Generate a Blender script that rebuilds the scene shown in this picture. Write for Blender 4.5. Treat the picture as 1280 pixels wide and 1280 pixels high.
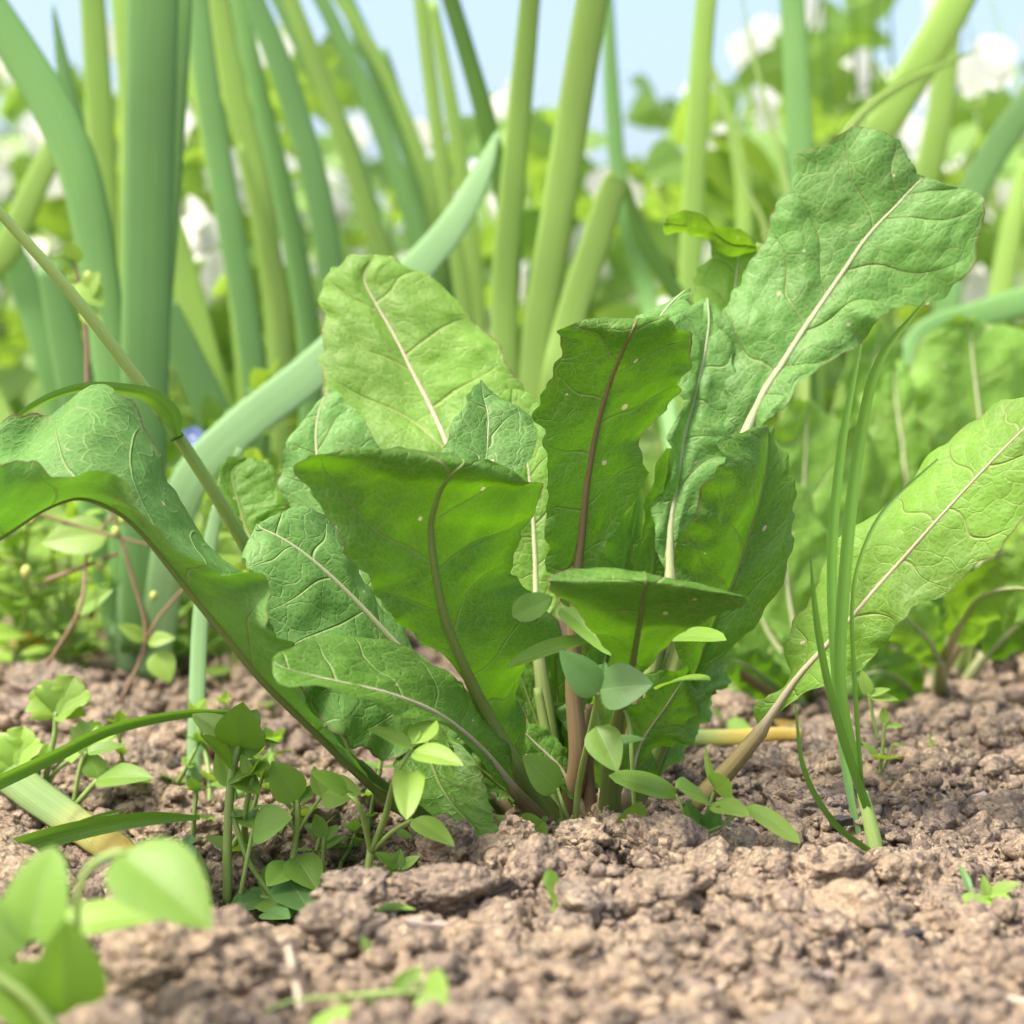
import bpy, bmesh, math, random
import numpy as np
from mathutils import Vector, Matrix, Quaternion

# ------------------------------------------------------------------ camera, sky, sun, exposure
scene = bpy.context.scene
for o in list(bpy.data.objects):
    bpy.data.objects.remove(o)
COL = scene.collection
FPX = 2567.0                    # focal length in photograph pixels (1280 wide)
CAMH = 0.133                    # camera height, metres
PITCH = math.radians(3.125)
cam = bpy.data.cameras.new('camera')
cam_ob = bpy.data.objects.new('camera', cam)
COL.objects.link(cam_ob)
cam_ob.location = (0, 0, CAMH)
cam_ob.rotation_euler = (math.pi / 2 - PITCH, 0, 0)
cam.sensor_width = 36.0
cam.sensor_fit = 'HORIZONTAL'
cam.lens = 36.0 * FPX / 1280.0
cam.clip_start = 0.02
cam.clip_end = 2000.0
cam.dof.use_dof = True
cam.dof.focus_distance = 0.61
cam.dof.aperture_fstop = 11.0
scene.camera = cam_ob

SUN_EL, SUN_AZ = math.radians(58), math.radians(-121)   # azimuth from +Y (away from camera), negative = to the left
world = bpy.data.worlds.new('World')
scene.world = world
world.use_nodes = True
wn = world.node_tree
wn.nodes.clear()
sky = wn.nodes.new('ShaderNodeTexSky')
sky.sky_type = 'NISHITA'
sky.sun_disc = False
sky.sun_elevation = SUN_EL
sky.sun_rotation = SUN_AZ
sky.air_density = 0.9
sky.dust_density = 5.5
sky.ozone_density = 0.4
bg = wn.nodes.new('ShaderNodeBackground')
bg.inputs['Strength'].default_value = 0.15
wo = wn.nodes.new('ShaderNodeOutputWorld')
wn.links.new(sky.outputs[0], bg.inputs[0])
wn.links.new(bg.outputs[0], wo.inputs[0])
sun = bpy.data.lights.new('sun', 'SUN')
sun.energy = 2.0
sun.angle = math.radians(12)
sun.color = (1.0, 0.96, 0.88)
sun_ob = bpy.data.objects.new('sun', sun)
COL.objects.link(sun_ob)
sd = Vector((math.sin(SUN_AZ) * math.cos(SUN_EL), math.cos(SUN_AZ) * math.cos(SUN_EL), math.sin(SUN_EL)))
sun_ob.rotation_euler = sd.to_track_quat('Z', 'Y').to_euler()
scene.view_settings.view_transform = 'Standard'
scene.view_settings.look = 'None'
scene.view_settings.gamma = 1.0
scene.view_settings.use_curve_mapping = False
scene.view_settings.exposure = 1.42

scene.cycles.max_bounces = 6
scene.cycles.diffuse_bounces = 3
scene.cycles.glossy_bounces = 2
scene.cycles.transmission_bounces = 4
scene.cycles.use_denoising = True

rnd = random.Random(7)
nrng = np.random.RandomState(11)

# ------------------------------------------------------------------ pixel directions to points
CF = Vector((0, math.cos(PITCH), -math.sin(PITCH)))
CU = Vector((0, math.sin(PITCH), math.cos(PITCH)))
CX = Vector((1, 0, 0))
CC = Vector((0, 0, CAMH))
def P(px, py, d):
    """photograph pixel + distance along the view axis (metres) -> world point"""
    return CC + (CF + CX * ((px - 640.0) / FPX) + CU * ((640.0 - py) / FPX)) * d

# ------------------------------------------------------------------ noise (numpy)
def _hash(*ks):
    h = np.zeros_like(ks[0], dtype=np.uint64)
    for i, k in enumerate(ks):
        h ^= (k.astype(np.int64).astype(np.uint64) + np.uint64(0x9E3779B97F4A7C15) * np.uint64(i + 1))
        h *= np.uint64(0xBF58476D1CE4E5B9)
        h ^= h >> np.uint64(29)
        h *= np.uint64(0x94D049BB133111EB)
        h ^= h >> np.uint64(32)
    return (h >> np.uint64(11)).astype(np.float64) / float(1 << 53)
def vnoise(p, seed=0):
    """value noise, p (n,3) -> (n,) in -1..1"""
    i = np.floor(p).astype(np.int64); f = p - i
    f = f * f * f * (f * (f * 6 - 15) + 10)
    r = 0
    s = np.full(len(p), seed, dtype=np.int64)
    for dx in (0, 1):
        for dy in (0, 1):
            for dz in (0, 1):
                w = (f[:, 0] if dx else 1 - f[:, 0]) * (f[:, 1] if dy else 1 - f[:, 1]) * (f[:, 2] if dz else 1 - f[:, 2])
                r = r + w * _hash(i[:, 0] + dx, i[:, 1] + dy, i[:, 2] + dz, s)
    return r * 2 - 1
def worley(p, seed=0, dims=3):
    """distance to the nearest feature point"""
    i = np.floor(p).astype(np.int64)
    best = np.full(len(p), 9.0)
    s = np.full(len(p), seed, dtype=np.int64)
    for dx in (-1, 0, 1):
        for dy in (-1, 0, 1):
            for dz in ((-1, 0, 1) if dims == 3 else (0,)):
                c = i + np.array([dx, dy, dz])
                q = np.stack([c[:, k] + _hash(c[:, 0], c[:, 1], c[:, 2], s + 17 * (k + 1)) for k in range(3)], 1)
                if dims == 2:
                    q[:, 2] = p[:, 2]
                best = np.minimum(best, np.sqrt(((p - q) ** 2).sum(1)))
    return best

def gplane(px, py):
    d = CAMH / (math.sin(PITCH) - (640.0 - py) / FPX * math.cos(PITCH))
    return P(px, py, d)
FEAT = []                        # (x, y, radius x, radius y, height)
def feat(px, py, rx, ry, h):
    g = gplane(px, py); FEAT.append((g.x, g.y, rx, ry, h))
feat(690, 1045, .050, .045, .006)
feat(340, 1085, .050, .055, -.021)
feat(450, 1085, .025, .025, -.010)
feat(120, 1040, .050, .050, -.010)
feat(60, 905, .070, .060, .012)
feat(1180, 960, .11, .09, .008)
feat(1270, 890, .05, .05, .012)
feat(640, 1240, .12, .04, .002)
feat(1040, 1150, .05, .03, .004)
def ground_h(x, y, fine=True):
    x = np.asarray(x, float); y = np.asarray(y, float)
    z = np.zeros_like(x)
    for (a, b, rx, ry, h) in FEAT:
        z += h * np.exp(-((x - a) / rx) ** 2 - ((y - b) / ry) ** 2)
    p = np.stack([x, y, np.zeros_like(x)], 1)
    far = np.clip((2.2 - y) / 0.8, 0, 1)
    z += .006 * vnoise(p * 18, 3) * far
    z += .0035 * vnoise(p * 45, 4) * far
    if fine:
        w1 = 1 - np.clip(worley(p * 75 + .35 * vnoise(p * 150, 9)[:, None], 5, 2), 0, 1)
        w2 = 1 - np.clip(worley(p * 210, 6, 2), 0, 1)
        z += (.0095 * (w1 ** 1.3 - .42) + .0028 * (w2 - .5) + .0012 * vnoise(p * 420, 8)) * far
    return z
def gz(x, y):
    return float(ground_h(np.array([x]), np.array([y]))[0])
_ds = np.linspace(.3, 2.6, 1800)
def ground_hit(px, py):
    a = P(px, py, 1.0) - CC
    pts = np.array(CC)[None] + _ds[:, None] * np.array(a)[None]
    h = ground_h(pts[:, 0], pts[:, 1], False)
    k = np.argmax(pts[:, 2] < h)
    d = _ds[k]
    q = P(px, py, d)
    return q, d

# ------------------------------------------------------------------ object helpers
def props(o, label=None, cat=None, group=None, kind=None):
    if label: o['label'] = label
    if cat: o['category'] = cat
    if group: o['group'] = group
    if kind: o['kind'] = kind
    return o
def empty(name, loc, label, cat, group=None):
    o = bpy.data.objects.new(name, None)
    o.empty_display_size = .01
    COL.objects.link(o)
    o.location = loc
    return props(o, label, cat, group)
def root_loc(parent):
    v = Vector((0, 0, 0))
    while parent is not None:
        v += parent.location
        parent = parent.parent
    return v
def mesh_obj(name, verts, faces, mat, parent=None, uvs=None, smooth=True, loc=None):
    """verts in world space; the object is placed at loc (or its parent's origin)"""
    me = bpy.data.meshes.new(name)
    off = root_loc(parent) if parent is not None else Vector(loc if loc is not None else (0, 0, 0))
    v = np.array([tuple(q) for q in verts], float) - np.array(off)
    me.from_pydata(v.tolist(), [], faces)
    if uvs:
        for lname, arr in uvs.items():
            lay = me.uv_layers.new(name=lname)
            li = np.empty(len(me.loops), dtype=np.int32)
            me.loops.foreach_get('vertex_index', li)
            lay.data.foreach_set('uv', np.asarray(arr, np.float32)[li].ravel())
    if smooth:
        me.polygons.foreach_set('use_smooth', np.ones(len(me.polygons), bool))
    me.materials.append(mat)
    me.update()
    o = bpy.data.objects.new(name, me)
    COL.objects.link(o)
    if parent is not None:
        o.parent = parent
    else:
        o.location = off
    return o

def catmull(pts, n, cut=0):
    """pts (k,dim) -> n points, centripetal-ish parameter by index"""
    p = np.asarray(pts, float)
    k = len(p)
    pe = np.vstack([2 * p[0] - p[1], p, 2 * p[-1] - p[-2]])
    t = np.linspace(0, k - 1 - cut, n)
    i = np.minimum(t.astype(int), k - 2)
    f = (t - i)[:, None]
    a, b, c, d = pe[i], pe[i + 1], pe[i + 2], pe[i + 3]
    return .5 * (2 * b + (c - a) * f + (2 * a - 5 * b + 4 * c - d) * f ** 2 + (3 * b - a - 3 * c + d) * f ** 3)

def tube_geo(path, radii, sides=10, flat=1.0, wide=None, twist=None):
    """elliptical tube along a path; wide = wide-axis direction (default across the view)"""
    path = np.asarray(path, float); n = len(path)
    radii = np.broadcast_to(np.asarray(radii, float), (n,))
    tan = np.gradient(path, axis=0)
    tan /= np.linalg.norm(tan, axis=1)[:, None] + 1e-12
    vs = []
    for i in range(n):
        ref = np.array(wide) if wide is not None else np.cross(tan[i], path[i] - np.array(CC))
        ref = ref - tan[i] * ref.dot(tan[i])
        ref /= np.linalg.norm(ref) + 1e-12
        b = np.cross(tan[i], ref)
        if twist is not None:
            ca, sa = math.cos(twist[i]), math.sin(twist[i]); ref, b = ref * ca + b * sa, b * ca - ref * sa
        for k in range(sides):
            a = 2 * math.pi * k / sides
            vs.append(path[i] + radii[i] * (math.cos(a) * ref + flat * math.sin(a) * b))
    fs = []
    for i in range(n - 1):
        for k in range(sides):
            k2 = (k + 1) % sides
            fs.append((i * sides + k, i * sides + k2, (i + 1) * sides + k2, (i + 1) * sides + k))
    fs.append(tuple(range(sides))[::-1])
    fs.append(tuple((n - 1) * sides + k for k in range(sides)))
    uv = np.array([[k / sides, i / (n - 1)] for i in range(n) for k in range(sides)])
    return vs, fs, uv
def tube(name, path, radii, mat, parent=None, sides=10, flat=1.0, wide=None, loc=None, twist=None):
    vs, fs, uv = tube_geo(path, radii, sides, flat, wide, twist)
    return mesh_obj(name, vs, fs, mat, parent, {'uv': uv}, loc=loc)

# ------------------------------------------------------------------ materials
def newmat(name):
    m = bpy.data.materials.new(name); m.use_nodes = True
    nt = m.node_tree; nt.nodes.clear()
    return m, nt
class NT:
    """small helper to write node trees"""
    def __init__(s, nt): s.nt = nt
    def n(s, t, **kw):
        x = s.nt.nodes.new(t)
        for k, v in kw.items(): setattr(x, k, v)
        return x
    def put(s, sock, v):
        if isinstance(v, bpy.types.NodeSocket): s.nt.links.new(v, sock)
        else: sock.default_value = v
    def math(s, op, a, b=0.0, c=0.0, clamp=False):
        x = s.n('ShaderNodeMath', operation=op); x.use_clamp = clamp
        s.put(x.inputs[0], a); s.put(x.inputs[1], b); s.put(x.inputs[2], c)
        return x.outputs[0]
    def mix(s, f, a, b, mode='MIX'):
        x = s.n('ShaderNodeMix', data_type='RGBA', blend_type=mode)
        s.put(x.inputs[0], f); s.put(x.inputs[6], a); s.put(x.inputs[7], b)
        return x.outputs[2]
    def smooth(s, v, a, b, o0=0.0, o1=1.0):
        x = s.n('ShaderNodeMapRange', interpolation_type='SMOOTHSTEP')
        s.put(x.inputs[0], v); s.put(x.inputs[1], a); s.put(x.inputs[2], b); s.put(x.inputs[3], o0); s.put(x.inputs[4], o1)
        return x.outputs[0]
    def noise(s, vec, scale, detail=2.0, rough=.5):
        x = s.n('ShaderNodeTexNoise'); s.put(x.inputs['Vector'], vec)
        x.inputs['Scale'].default_value = scale; x.inputs['Detail'].default_value = detail; x.inputs['Roughness'].default_value = rough
        return x.outputs[0]
    def vor(s, vec, scale, feature='F1', rand=1.0):
        x = s.n('ShaderNodeTexVoronoi', feature=feature); s.put(x.inputs['Vector'], vec)
        x.inputs['Scale'].default_value = scale; x.inputs['Randomness'].default_value = rand
        return x
def c4(c, f=1.0): return (c[0] * f, c[1] * f, c[2] * f, 1.0)

def leaf_surface(N, base, trans, rough, spec, fac, normal=None):
    p = N.n('ShaderNodeBsdfPrincipled')
    N.put(p.inputs['Base Color'], base); N.put(p.inputs['Roughness'], rough)
    p.inputs['Specular IOR Level'].default_value = spec
    t = N.n('ShaderNodeBsdfTranslucent'); N.put(t.inputs['Color'], trans)
    if normal is not None:
        N.put(p.inputs['Normal'], normal)
    m = N.n('ShaderNodeMixShader'); N.put(m.inputs[0], fac)
    N.nt.links.new(p.outputs[0], m.inputs[1]); N.nt.links.new(t.outputs[0], m.inputs[2])
    o = N.n('ShaderNodeOutputMaterial'); N.nt.links.new(m.outputs[0], o.inputs[0])

def salad_leaf_mat(name, base, trans, vein, spots=.5, rim=(.16, .10, .05), rough=.45, fac=.36, seed=0.0):
    """broad salad leaf: veins from the 'vein' layer, fine net, pale pits, thin reddish margin"""
    m, nt = newmat(name); N = NT(nt)
    uv = N.n('ShaderNodeUVMap', uv_map='metric').outputs[0]
    sv = N.n('ShaderNodeSeparateXYZ'); nt.links.new(N.n('ShaderNodeUVMap', uv_map='vein').outputs[0], sv.inputs[0])
    phase, au = sv.outputs[0], sv.outputs[1]
    off = N.n('ShaderNodeVectorMath', operation='ADD'); N.put(off.inputs[0], uv)
    oi = N.n('ShaderNodeObjectInfo')
    mul = N.n('ShaderNodeVectorMath', operation='SCALE'); N.put(mul.inputs[0], (3.1, 5.7, 2.3)); N.put(mul.inputs[3], oi.outputs['Random'])
    N.put(off.inputs[1], mul.outputs[0])
    co = off.outputs[0]
    d = N.math('ABSOLUTE', N.math('SUBTRACT', N.math('FRACT', phase), .5))       # 0 on the vein
    wv = N.smooth(au, 0.0, 1.0, .046, .016)
    lat = N.math('MULTIPLY', N.smooth(d, 0.0, wv, 1.0, 0.0), N.smooth(au, .80, .97, 1.0, 0.0))
    wn_ = N.n('ShaderNodeTexNoise'); N.put(wn_.inputs['Vector'], co); wn_.inputs['Scale'].default_value = 130; wn_.inputs['Detail'].default_value = 1.0
    wsc = N.n('ShaderNodeVectorMath', operation='SCALE'); nt.links.new(wn_.outputs['Color'], wsc.inputs[0]); wsc.inputs[3].default_value = .006
    wad = N.n('ShaderNodeVectorMath', operation='ADD'); N.put(wad.inputs[0], co); N.put(wad.inputs[1], wsc.outputs[0])
    ved = N.vor(wad.outputs[0], 150, 'DISTANCE_TO_EDGE').outputs['Distance']
    net = N.smooth(ved, 0.0, .05, 1.0, 0.0)
    ved2 = N.vor(co, 520, 'DISTANCE_TO_EDGE').outputs['Distance']
    net2 = N.smooth(ved2, 0.0, .12, 1.0, 0.0)
    big = N.noise(co, 28, 3.0); fine = N.noise(co, 700, 2.0)
    col = N.mix(N.smooth(big, .3, .7), c4(base, .78), c4(base, 1.16))
    col = N.mix(N.math('MULTIPLY', net2, .28), col, c4(vein, .9))
    col = N.mix(N.math('MULTIPLY', net, .24), col, c4(vein))
    col = N.mix(N.math('MULTIPLY', lat, .7), col, c4(vein))
    tcol = N.mix(N.smooth(big, .3, .7), c4(trans, .8), c4(trans, 1.12))
    tcol = N.mix(N.math('MULTIPLY', net, .3), tcol, c4(trans, .5))
    tcol = N.mix(N.math('MULTIPLY', lat, .8), tcol, c4(trans, .32))
    # pale dry pits
    v1 = N.vor(co, 120)
    sc = N.n('ShaderNodeSeparateColor'); nt.links.new(v1.outputs['Color'], sc.inputs[0])
    r = N.math('MULTIPLY', .125, N.math('MULTIPLY', sc.outputs[1], sc.outputs[1]))
    pit = N.math('MULTIPLY', N.math('LESS_THAN', v1.outputs['Distance'], r), N.math('GREATER_THAN', sc.outputs[0], 1 - spots))
    col = N.mix(N.math('MULTIPLY', pit, .9), col, (.55, .45, .30, 1))
    tcol = N.mix(N.math('MULTIPLY', pit, .9), tcol, (.55, .45, .25, 1))
    edge = N.math('MULTIPLY', N.smooth(au, .972, .992), N.smooth(N.noise(co, 60), .42, .55))
    col = N.mix(N.math('MULTIPLY', edge, .75), col, c4(rim)); tcol = N.mix(N.math('MULTIPLY', edge, .75), tcol, c4(rim))
    hgt = N.math('ADD', N.math('MULTIPLY', lat, -1.0), N.math('MULTIPLY', net, -.2))
    hgt = N.math('ADD', hgt, N.math('MULTIPLY', N.smooth(ved, 0.0, .5), .35))
    hgt = N.math('ADD', hgt, N.math('MULTIPLY', N.smooth(ved2, 0.0, .4), .16))
    hgt = N.math('ADD', hgt, N.math('MULTIPLY', fine, .12))
    b = N.n('ShaderNodeBump'); b.inputs['Strength'].default_value = .6; b.inputs['Distance'].default_value = .0009
    N.put(b.inputs['Height'], hgt)
    leaf_surface(N, col, tcol, N.math('ADD', rough, N.math('MULTIPLY', fine, .12)), .3, fac, b.outputs[0])
    return m

def blade_mat(name, base, trans, fac=.25, rough=.42, tip=None, stripe=.26, spec=.25, scale=1.0):
    """onion leaves, grass, stalks: lengthwise streaks, optional dry tip colour towards v = 1"""
    m, nt = newmat(name); N = NT(nt)
    uvn = N.n('ShaderNodeUVMap', uv_map='uv').outputs[0]
    mp = N.n('ShaderNodeMapping'); N.put(mp.inputs[0], uvn); mp.inputs['Scale'].default_value = (60 * scale, 1.2, 1)
    st = N.noise(mp.outputs[0], 1.0, 3.0)
    geo = N.n('ShaderNodeNewGeometry').outputs['Position']
    big = N.noise(geo, 14, 3.0)
    oi = N.n('ShaderNodeObjectInfo').outputs['Random']
    k = N.math('ADD', N.math('MULTIPLY', N.math('SUBTRACT', st, .5), stripe * 2.2), N.math('MULTIPLY', N.math('SUBTRACT', big, .5), .45))
    k = N.math('ADD', k, N.math('MULTIPLY', N.math('SUBTRACT', oi, .5), .3))
    k = N.math('ADD', k, 1.0)
    def scaled(c):
        x = N.n('ShaderNodeVectorMath', operation='SCALE'); x.inputs[0].default_value = c; N.put(x.inputs[3], k); return x.outputs[0]
    col, tc = scaled(base), scaled(trans)
    if tip:
        s2 = N.n('ShaderNodeSeparateXYZ'); N.put(s2.inputs[0], uvn)
        f = N.smooth(N.math('ADD', s2.outputs[1], N.math('MULTIPLY', N.math('SUBTRACT', big, .5), .5)), tip[1], tip[2])
        col = N.mix(f, col, c4(tip[0])); tc = N.mix(f, tc, c4(tip[0]))
    b = N.n('ShaderNodeBump'); b.inputs['Strength'].default_value = .4; b.inputs['Distance'].default_value = .0006
    N.put(b.inputs['Height'], st)
    leaf_surface(N, col, tc, rough, spec, fac, b.outputs[0])
    return m

def weed_mat(name, base, trans, vein, fac=.4, rough=.45):
    """small weed leaf (unit leaf with uv)"""
    m, nt = newmat(name); N = NT(nt)
    uvn = N.n('ShaderNodeUVMap', uv_map='uv').outputs[0]
    s = N.n('ShaderNodeSeparateXYZ'); N.put(s.inputs[0], uvn)
    au = N.math('ABSOLUTE', s.outputs[0])
    mid = N.smooth(au, .02, .08, 1.0, 0.0)
    ph = N.math('FRACT', N.math('SUBTRACT', N.math('MULTIPLY', s.outputs[1], 6.0), N.math('MULTIPLY', au, 2.2)))
    lat = N.smooth(N.math('ABSOLUTE', N.math('SUBTRACT', ph, .5)), .03, .09, 1.0, 0.0)
    oi = N.n('ShaderNodeObjectInfo').outputs['Random']
    geo = N.n('ShaderNodeNewGeometry').outputs['Position']
    nz = N.noise(geo, 160, 3.0)
    k = N.math('ADD', N.math('ADD', .72, N.math('MULTIPLY', oi, .36)), N.math('MULTIPLY', nz, .2))
    def scaled(c):
        x = N.n('ShaderNodeVectorMath', operation='SCALE'); x.inputs[0].default_value = c; N.put(x.inputs[3], k); return x.outputs[0]
    vv = N.math('ADD', N.math('MULTIPLY', mid, .5), N.math('MULTIPLY', lat, .16))
    col = N.mix(vv, scaled(base), c4(vein)); tc = N.mix(vv, scaled(trans), c4(trans, .55))
    h = N.math('ADD', N.math('MULTIPLY', vv, -1.0), N.math('MULTIPLY', N.noise(geo, 900, 2.0), .35))
    b = N.n('ShaderNodeBump'); b.inputs['Strength'].default_value = .4; b.inputs['Distance'].default_value = .0004
    N.put(b.inputs['Height'], h)
    leaf_surface(N, col, tc, rough, .4, fac, b.outputs[0])
    return m

def plain_mat(name, base, rough=.6, spec=.3, var=.25, nscale=300, trans=None, fac=0.0):
    m, nt = newmat(name); N = NT(nt)
    geo = N.n('ShaderNodeNewGeometry').outputs['Position']
    nz = N.noise(geo, nscale, 4.0)
    oi = N.n('ShaderNodeObjectInfo').outputs['Random']
    k = N.math('ADD', N.math('ADD', 1 - var, N.math('MULTIPLY', nz, 2 * var)), N.math('MULTIPLY', N.math('SUBTRACT', oi, .5), var))
    x = N.n('ShaderNodeVectorMath', operation='SCALE'); x.inputs[0].default_value = base; N.put(x.inputs[3], k)
    b = N.n('ShaderNodeBump'); b.inputs['Strength'].default_value = .4; b.inputs['Distance'].default_value = .0005
    N.put(b.inputs['Height'], nz)
    leaf_surface(N, x.outputs[0], c4(trans or base), rough, spec, fac, b.outputs[0])
    return m

def soil_mat(name, objvar=.0):
    m, nt = newmat(name); N = NT(nt)
    geo = N.n('ShaderNodeNewGeometry').outputs['Position']
    oi = N.n('ShaderNodeObjectInfo').outputs['Random']
    a = N.noise(geo, 22, 3.0); b_ = N.noise(geo, 130, 4.0, .6); pt = N.noise(geo, 9, 2.0); c = N.noise(geo, 700, 4.0, .65)
    v = N.vor(geo, 420); vc = N.n('ShaderNodeSeparateColor'); nt.links.new(v.outputs['Color'], vc.inputs[0])
    col = N.mix(N.smooth(a, .35, .65), (0.304, 0.234, 0.167, 1), (0.362, 0.273, 0.184, 1))
    col = N.mix(N.smooth(b_, .5, .72), col, (0.440, 0.333, 0.214, 1))
    col = N.mix(N.smooth(b_, .46, .28), col, (0.208, 0.164, 0.129, 1))
    if objvar:
        col = N.mix(N.math('MULTIPLY', N.smooth(oi, .55, 1.0), .6), col, (0.228, 0.196, 0.163, 1))
        col = N.mix(N.math('MULTIPLY', N.smooth(oi, .3, .0), .5), col, (0.472, 0.346, 0.210, 1))
    col = N.mix(N.math('MULTIPLY', N.smooth(vc.outputs[0], .74, .84), .7), col, (0.525, 0.407, 0.265, 1))
    col = N.mix(N.math('MULTIPLY', N.smooth(vc.outputs[1], .83, .90), .8), col, (0.085, 0.071, 0.060, 1))
    col = N.mix(N.math('MULTIPLY', N.smooth(c, .58, .42), .55), col, (0.168, 0.130, 0.099, 1))
    col = N.mix(N.math('MULTIPLY', N.smooth(pt, .52, .66), .45), col, (0.170, 0.129, 0.105, 1))
    h = N.math('ADD', N.math('MULTIPLY', c, .9), N.math('MULTIPLY', N.math('SUBTRACT', 1.0, v.outputs['Distance']), .7))
    h = N.math('ADD', h, N.math('MULTIPLY', b_, 1.1))
    bp = N.n('ShaderNodeBump'); bp.inputs['Strength'].default_value = 1.0; bp.inputs['Distance'].default_value = .0022
    N.put(bp.inputs['Height'], h)
    p = N.n('ShaderNodeBsdfPrincipled'); N.put(p.inputs['Base Color'], col); p.inputs['Roughness'].default_value = .92
    p.inputs['Specular IOR Level'].default_value = .15
    N.put(p.inputs['Normal'], bp.outputs[0])
    o = N.n('ShaderNodeOutputMaterial'); nt.links.new(p.outputs[0], o.inputs[0])
    return m

M = {}
M['soil'] = soil_mat('soil'); M['clod'] = soil_mat('soil_clod', 1)
M['leaf'] = salad_leaf_mat('salad_leaf', (.080, .195, .020), (.140, .36, .005), (.29, .39, .11))
M['leaf_waxy'] = salad_leaf_mat('salad_leaf_waxy', (.120, .275, .060), (.12, .33, .010), (.35, .46, .16), spots=.55)
M['leaf_young_lit'] = salad_leaf_mat('salad_leaf_young_lit', (.145, .30, .038), (.25, .50, .014), (.36, .45, .14), spots=.5)  # yellowish young leaf; on the right-rear plants its colour imitates transmitted sunlight
M['rib'] = blade_mat('pale_midrib', (.20, .27, .075), (.2, .35, .03), .15, .5, tip=((.46, .49, .27), .22, .5))
M['rib_pink'] = blade_mat('pink_midrib', (.25, .20, .085), (.3, .25, .05), .15, .5, tip=((.52, .44, .31), .25, .5))
M['rib_green'] = blade_mat('green_midrib', (.17, .24, .06), (.2, .35, .03), .15, .45)
M['rib_purple'] = blade_mat('purple_midrib', (.17, .12, .06), (.2, .15, .05), .1, .45)
M['onion'] = blade_mat('onion_leaf', (.165, .33, .10), (.25, .46, .06), .3, .42)
M['onion_light'] = blade_mat('onion_leaf_light', (.29, .46, .10), (.40, .58, .07), .34, .45)
M['onion_pale'] = blade_mat('onion_leaf_pale', (.20, .345, .145), (.27, .44, .11), .25, .45)
M['onion_dry'] = blade_mat('onion_leaf_yellowing', (.20, .30, .10), (.25, .36, .06), .2, .45, tip=((.52, .38, .08), .35, .75))
M['onion_old'] = blade_mat('onion_leaf_orange', (.50, .30, .05), (.5, .28, .03), .2, .5, tip=((.42, .20, .04), .5, .9))
M['grass'] = blade_mat('grass_blade', (.095, .20, .032), (.18, .38, .02), .35, .36)
M['grass_pale'] = blade_mat('grass_stem', (.40, .56, .17), (.40, .56, .09), .35, .5)
M['weed'] = weed_mat('weed_leaf', (.17, .31, .045), (.26, .48, .02), (.26, .38, .12))
M['weed_light'] = weed_mat('weed_leaf_light', (.24, .39, .065), (.36, .56, .03), (.34, .46, .16))
M['weed_dark'] = weed_mat('weed_leaf_dark', (.11, .23, .065), (.17, .36, .03), (.2, .32, .12))
M['pea'] = weed_mat('pea_leaf', (.19, .335, .07), (.36, .56, .05), (.25, .38, .15))
M['stem'] = plain_mat('weed_stem', (.25, .36, .09), .45, .4, .15, 200, (.3, .45, .05), .2)
M['stem_brown'] = plain_mat('brown_stem', (.22, .13, .08), .5, .3, .2)
M['petal'] = plain_mat('white_petal', (.86, .85, .80), .6, .2, .03, 80, (.85, .85, .78), .35)
M['petal_blue'] = plain_mat('blue_petal', (.28, .36, .78), .6, .2, .1, 80, (.3, .35, .8), .3)
M['bud'] = plain_mat('bud', (.36, .42, .10), .5, .3, .2)
M['yellow_leaf'] = weed_mat('yellowed_leaf', (.42, .30, .05), (.5, .35, .03), (.4, .3, .1))
M['wood'] = plain_mat('weathered_wood_chip', (.24, .20, .165), .85, .15, .3, 400)
M['char'] = plain_mat('charred_bit', (.045, .042, .042), .8, .2, .4, 500)
M['straw'] = plain_mat('dry_straw', (.42, .34, .25), .7, .2, .2, 300)
M['stake'] = plain_mat('grey_stake', (.38, .37, .37), .8, .2, .2, 30)

# ------------------------------------------------------------------ ground
def spaced(core0, core1, step, outs):
    a = list(np.arange(core0, core1 + 1e-9, step))
    lo, hi, s = core0, core1, step
    left, right = [], []
    for q in range(200):
        s *= 1.16
        lo -= s; hi += s
        left.append(lo); right.append(hi)
        if s > outs: break
    return np.array(left[::-1] + a + right)
gx = spaced(-.34, .34, .0019, 90.0); gy = spaced(.34, 1.12, .0021, 90.0)
GX, GY = np.meshgrid(gx, gy)
gzv = ground_h(GX.ravel(), GY.ravel())
gv = np.stack([GX.ravel(), GY.ravel(), gzv], 1)
nx, ny = len(gx), len(gy)
ii = (np.arange(ny - 1)[:, None] * nx + np.arange(nx - 1)[None]).ravel()
gf = np.stack([ii, ii + 1, ii + 1 + nx, ii + nx], 1)
me = bpy.data.meshes.new('ground')
me.from_pydata(gv.tolist(), [], gf.tolist())
me.polygons.foreach_set('use_smooth', np.ones(len(me.polygons), bool))
me.materials.append(M['soil'])
ground = bpy.data.objects.new('ground', me)
COL.objects.link(ground)
props(ground, 'loose light brown garden soil with crumbly clods', None, None, 'structure')

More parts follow.
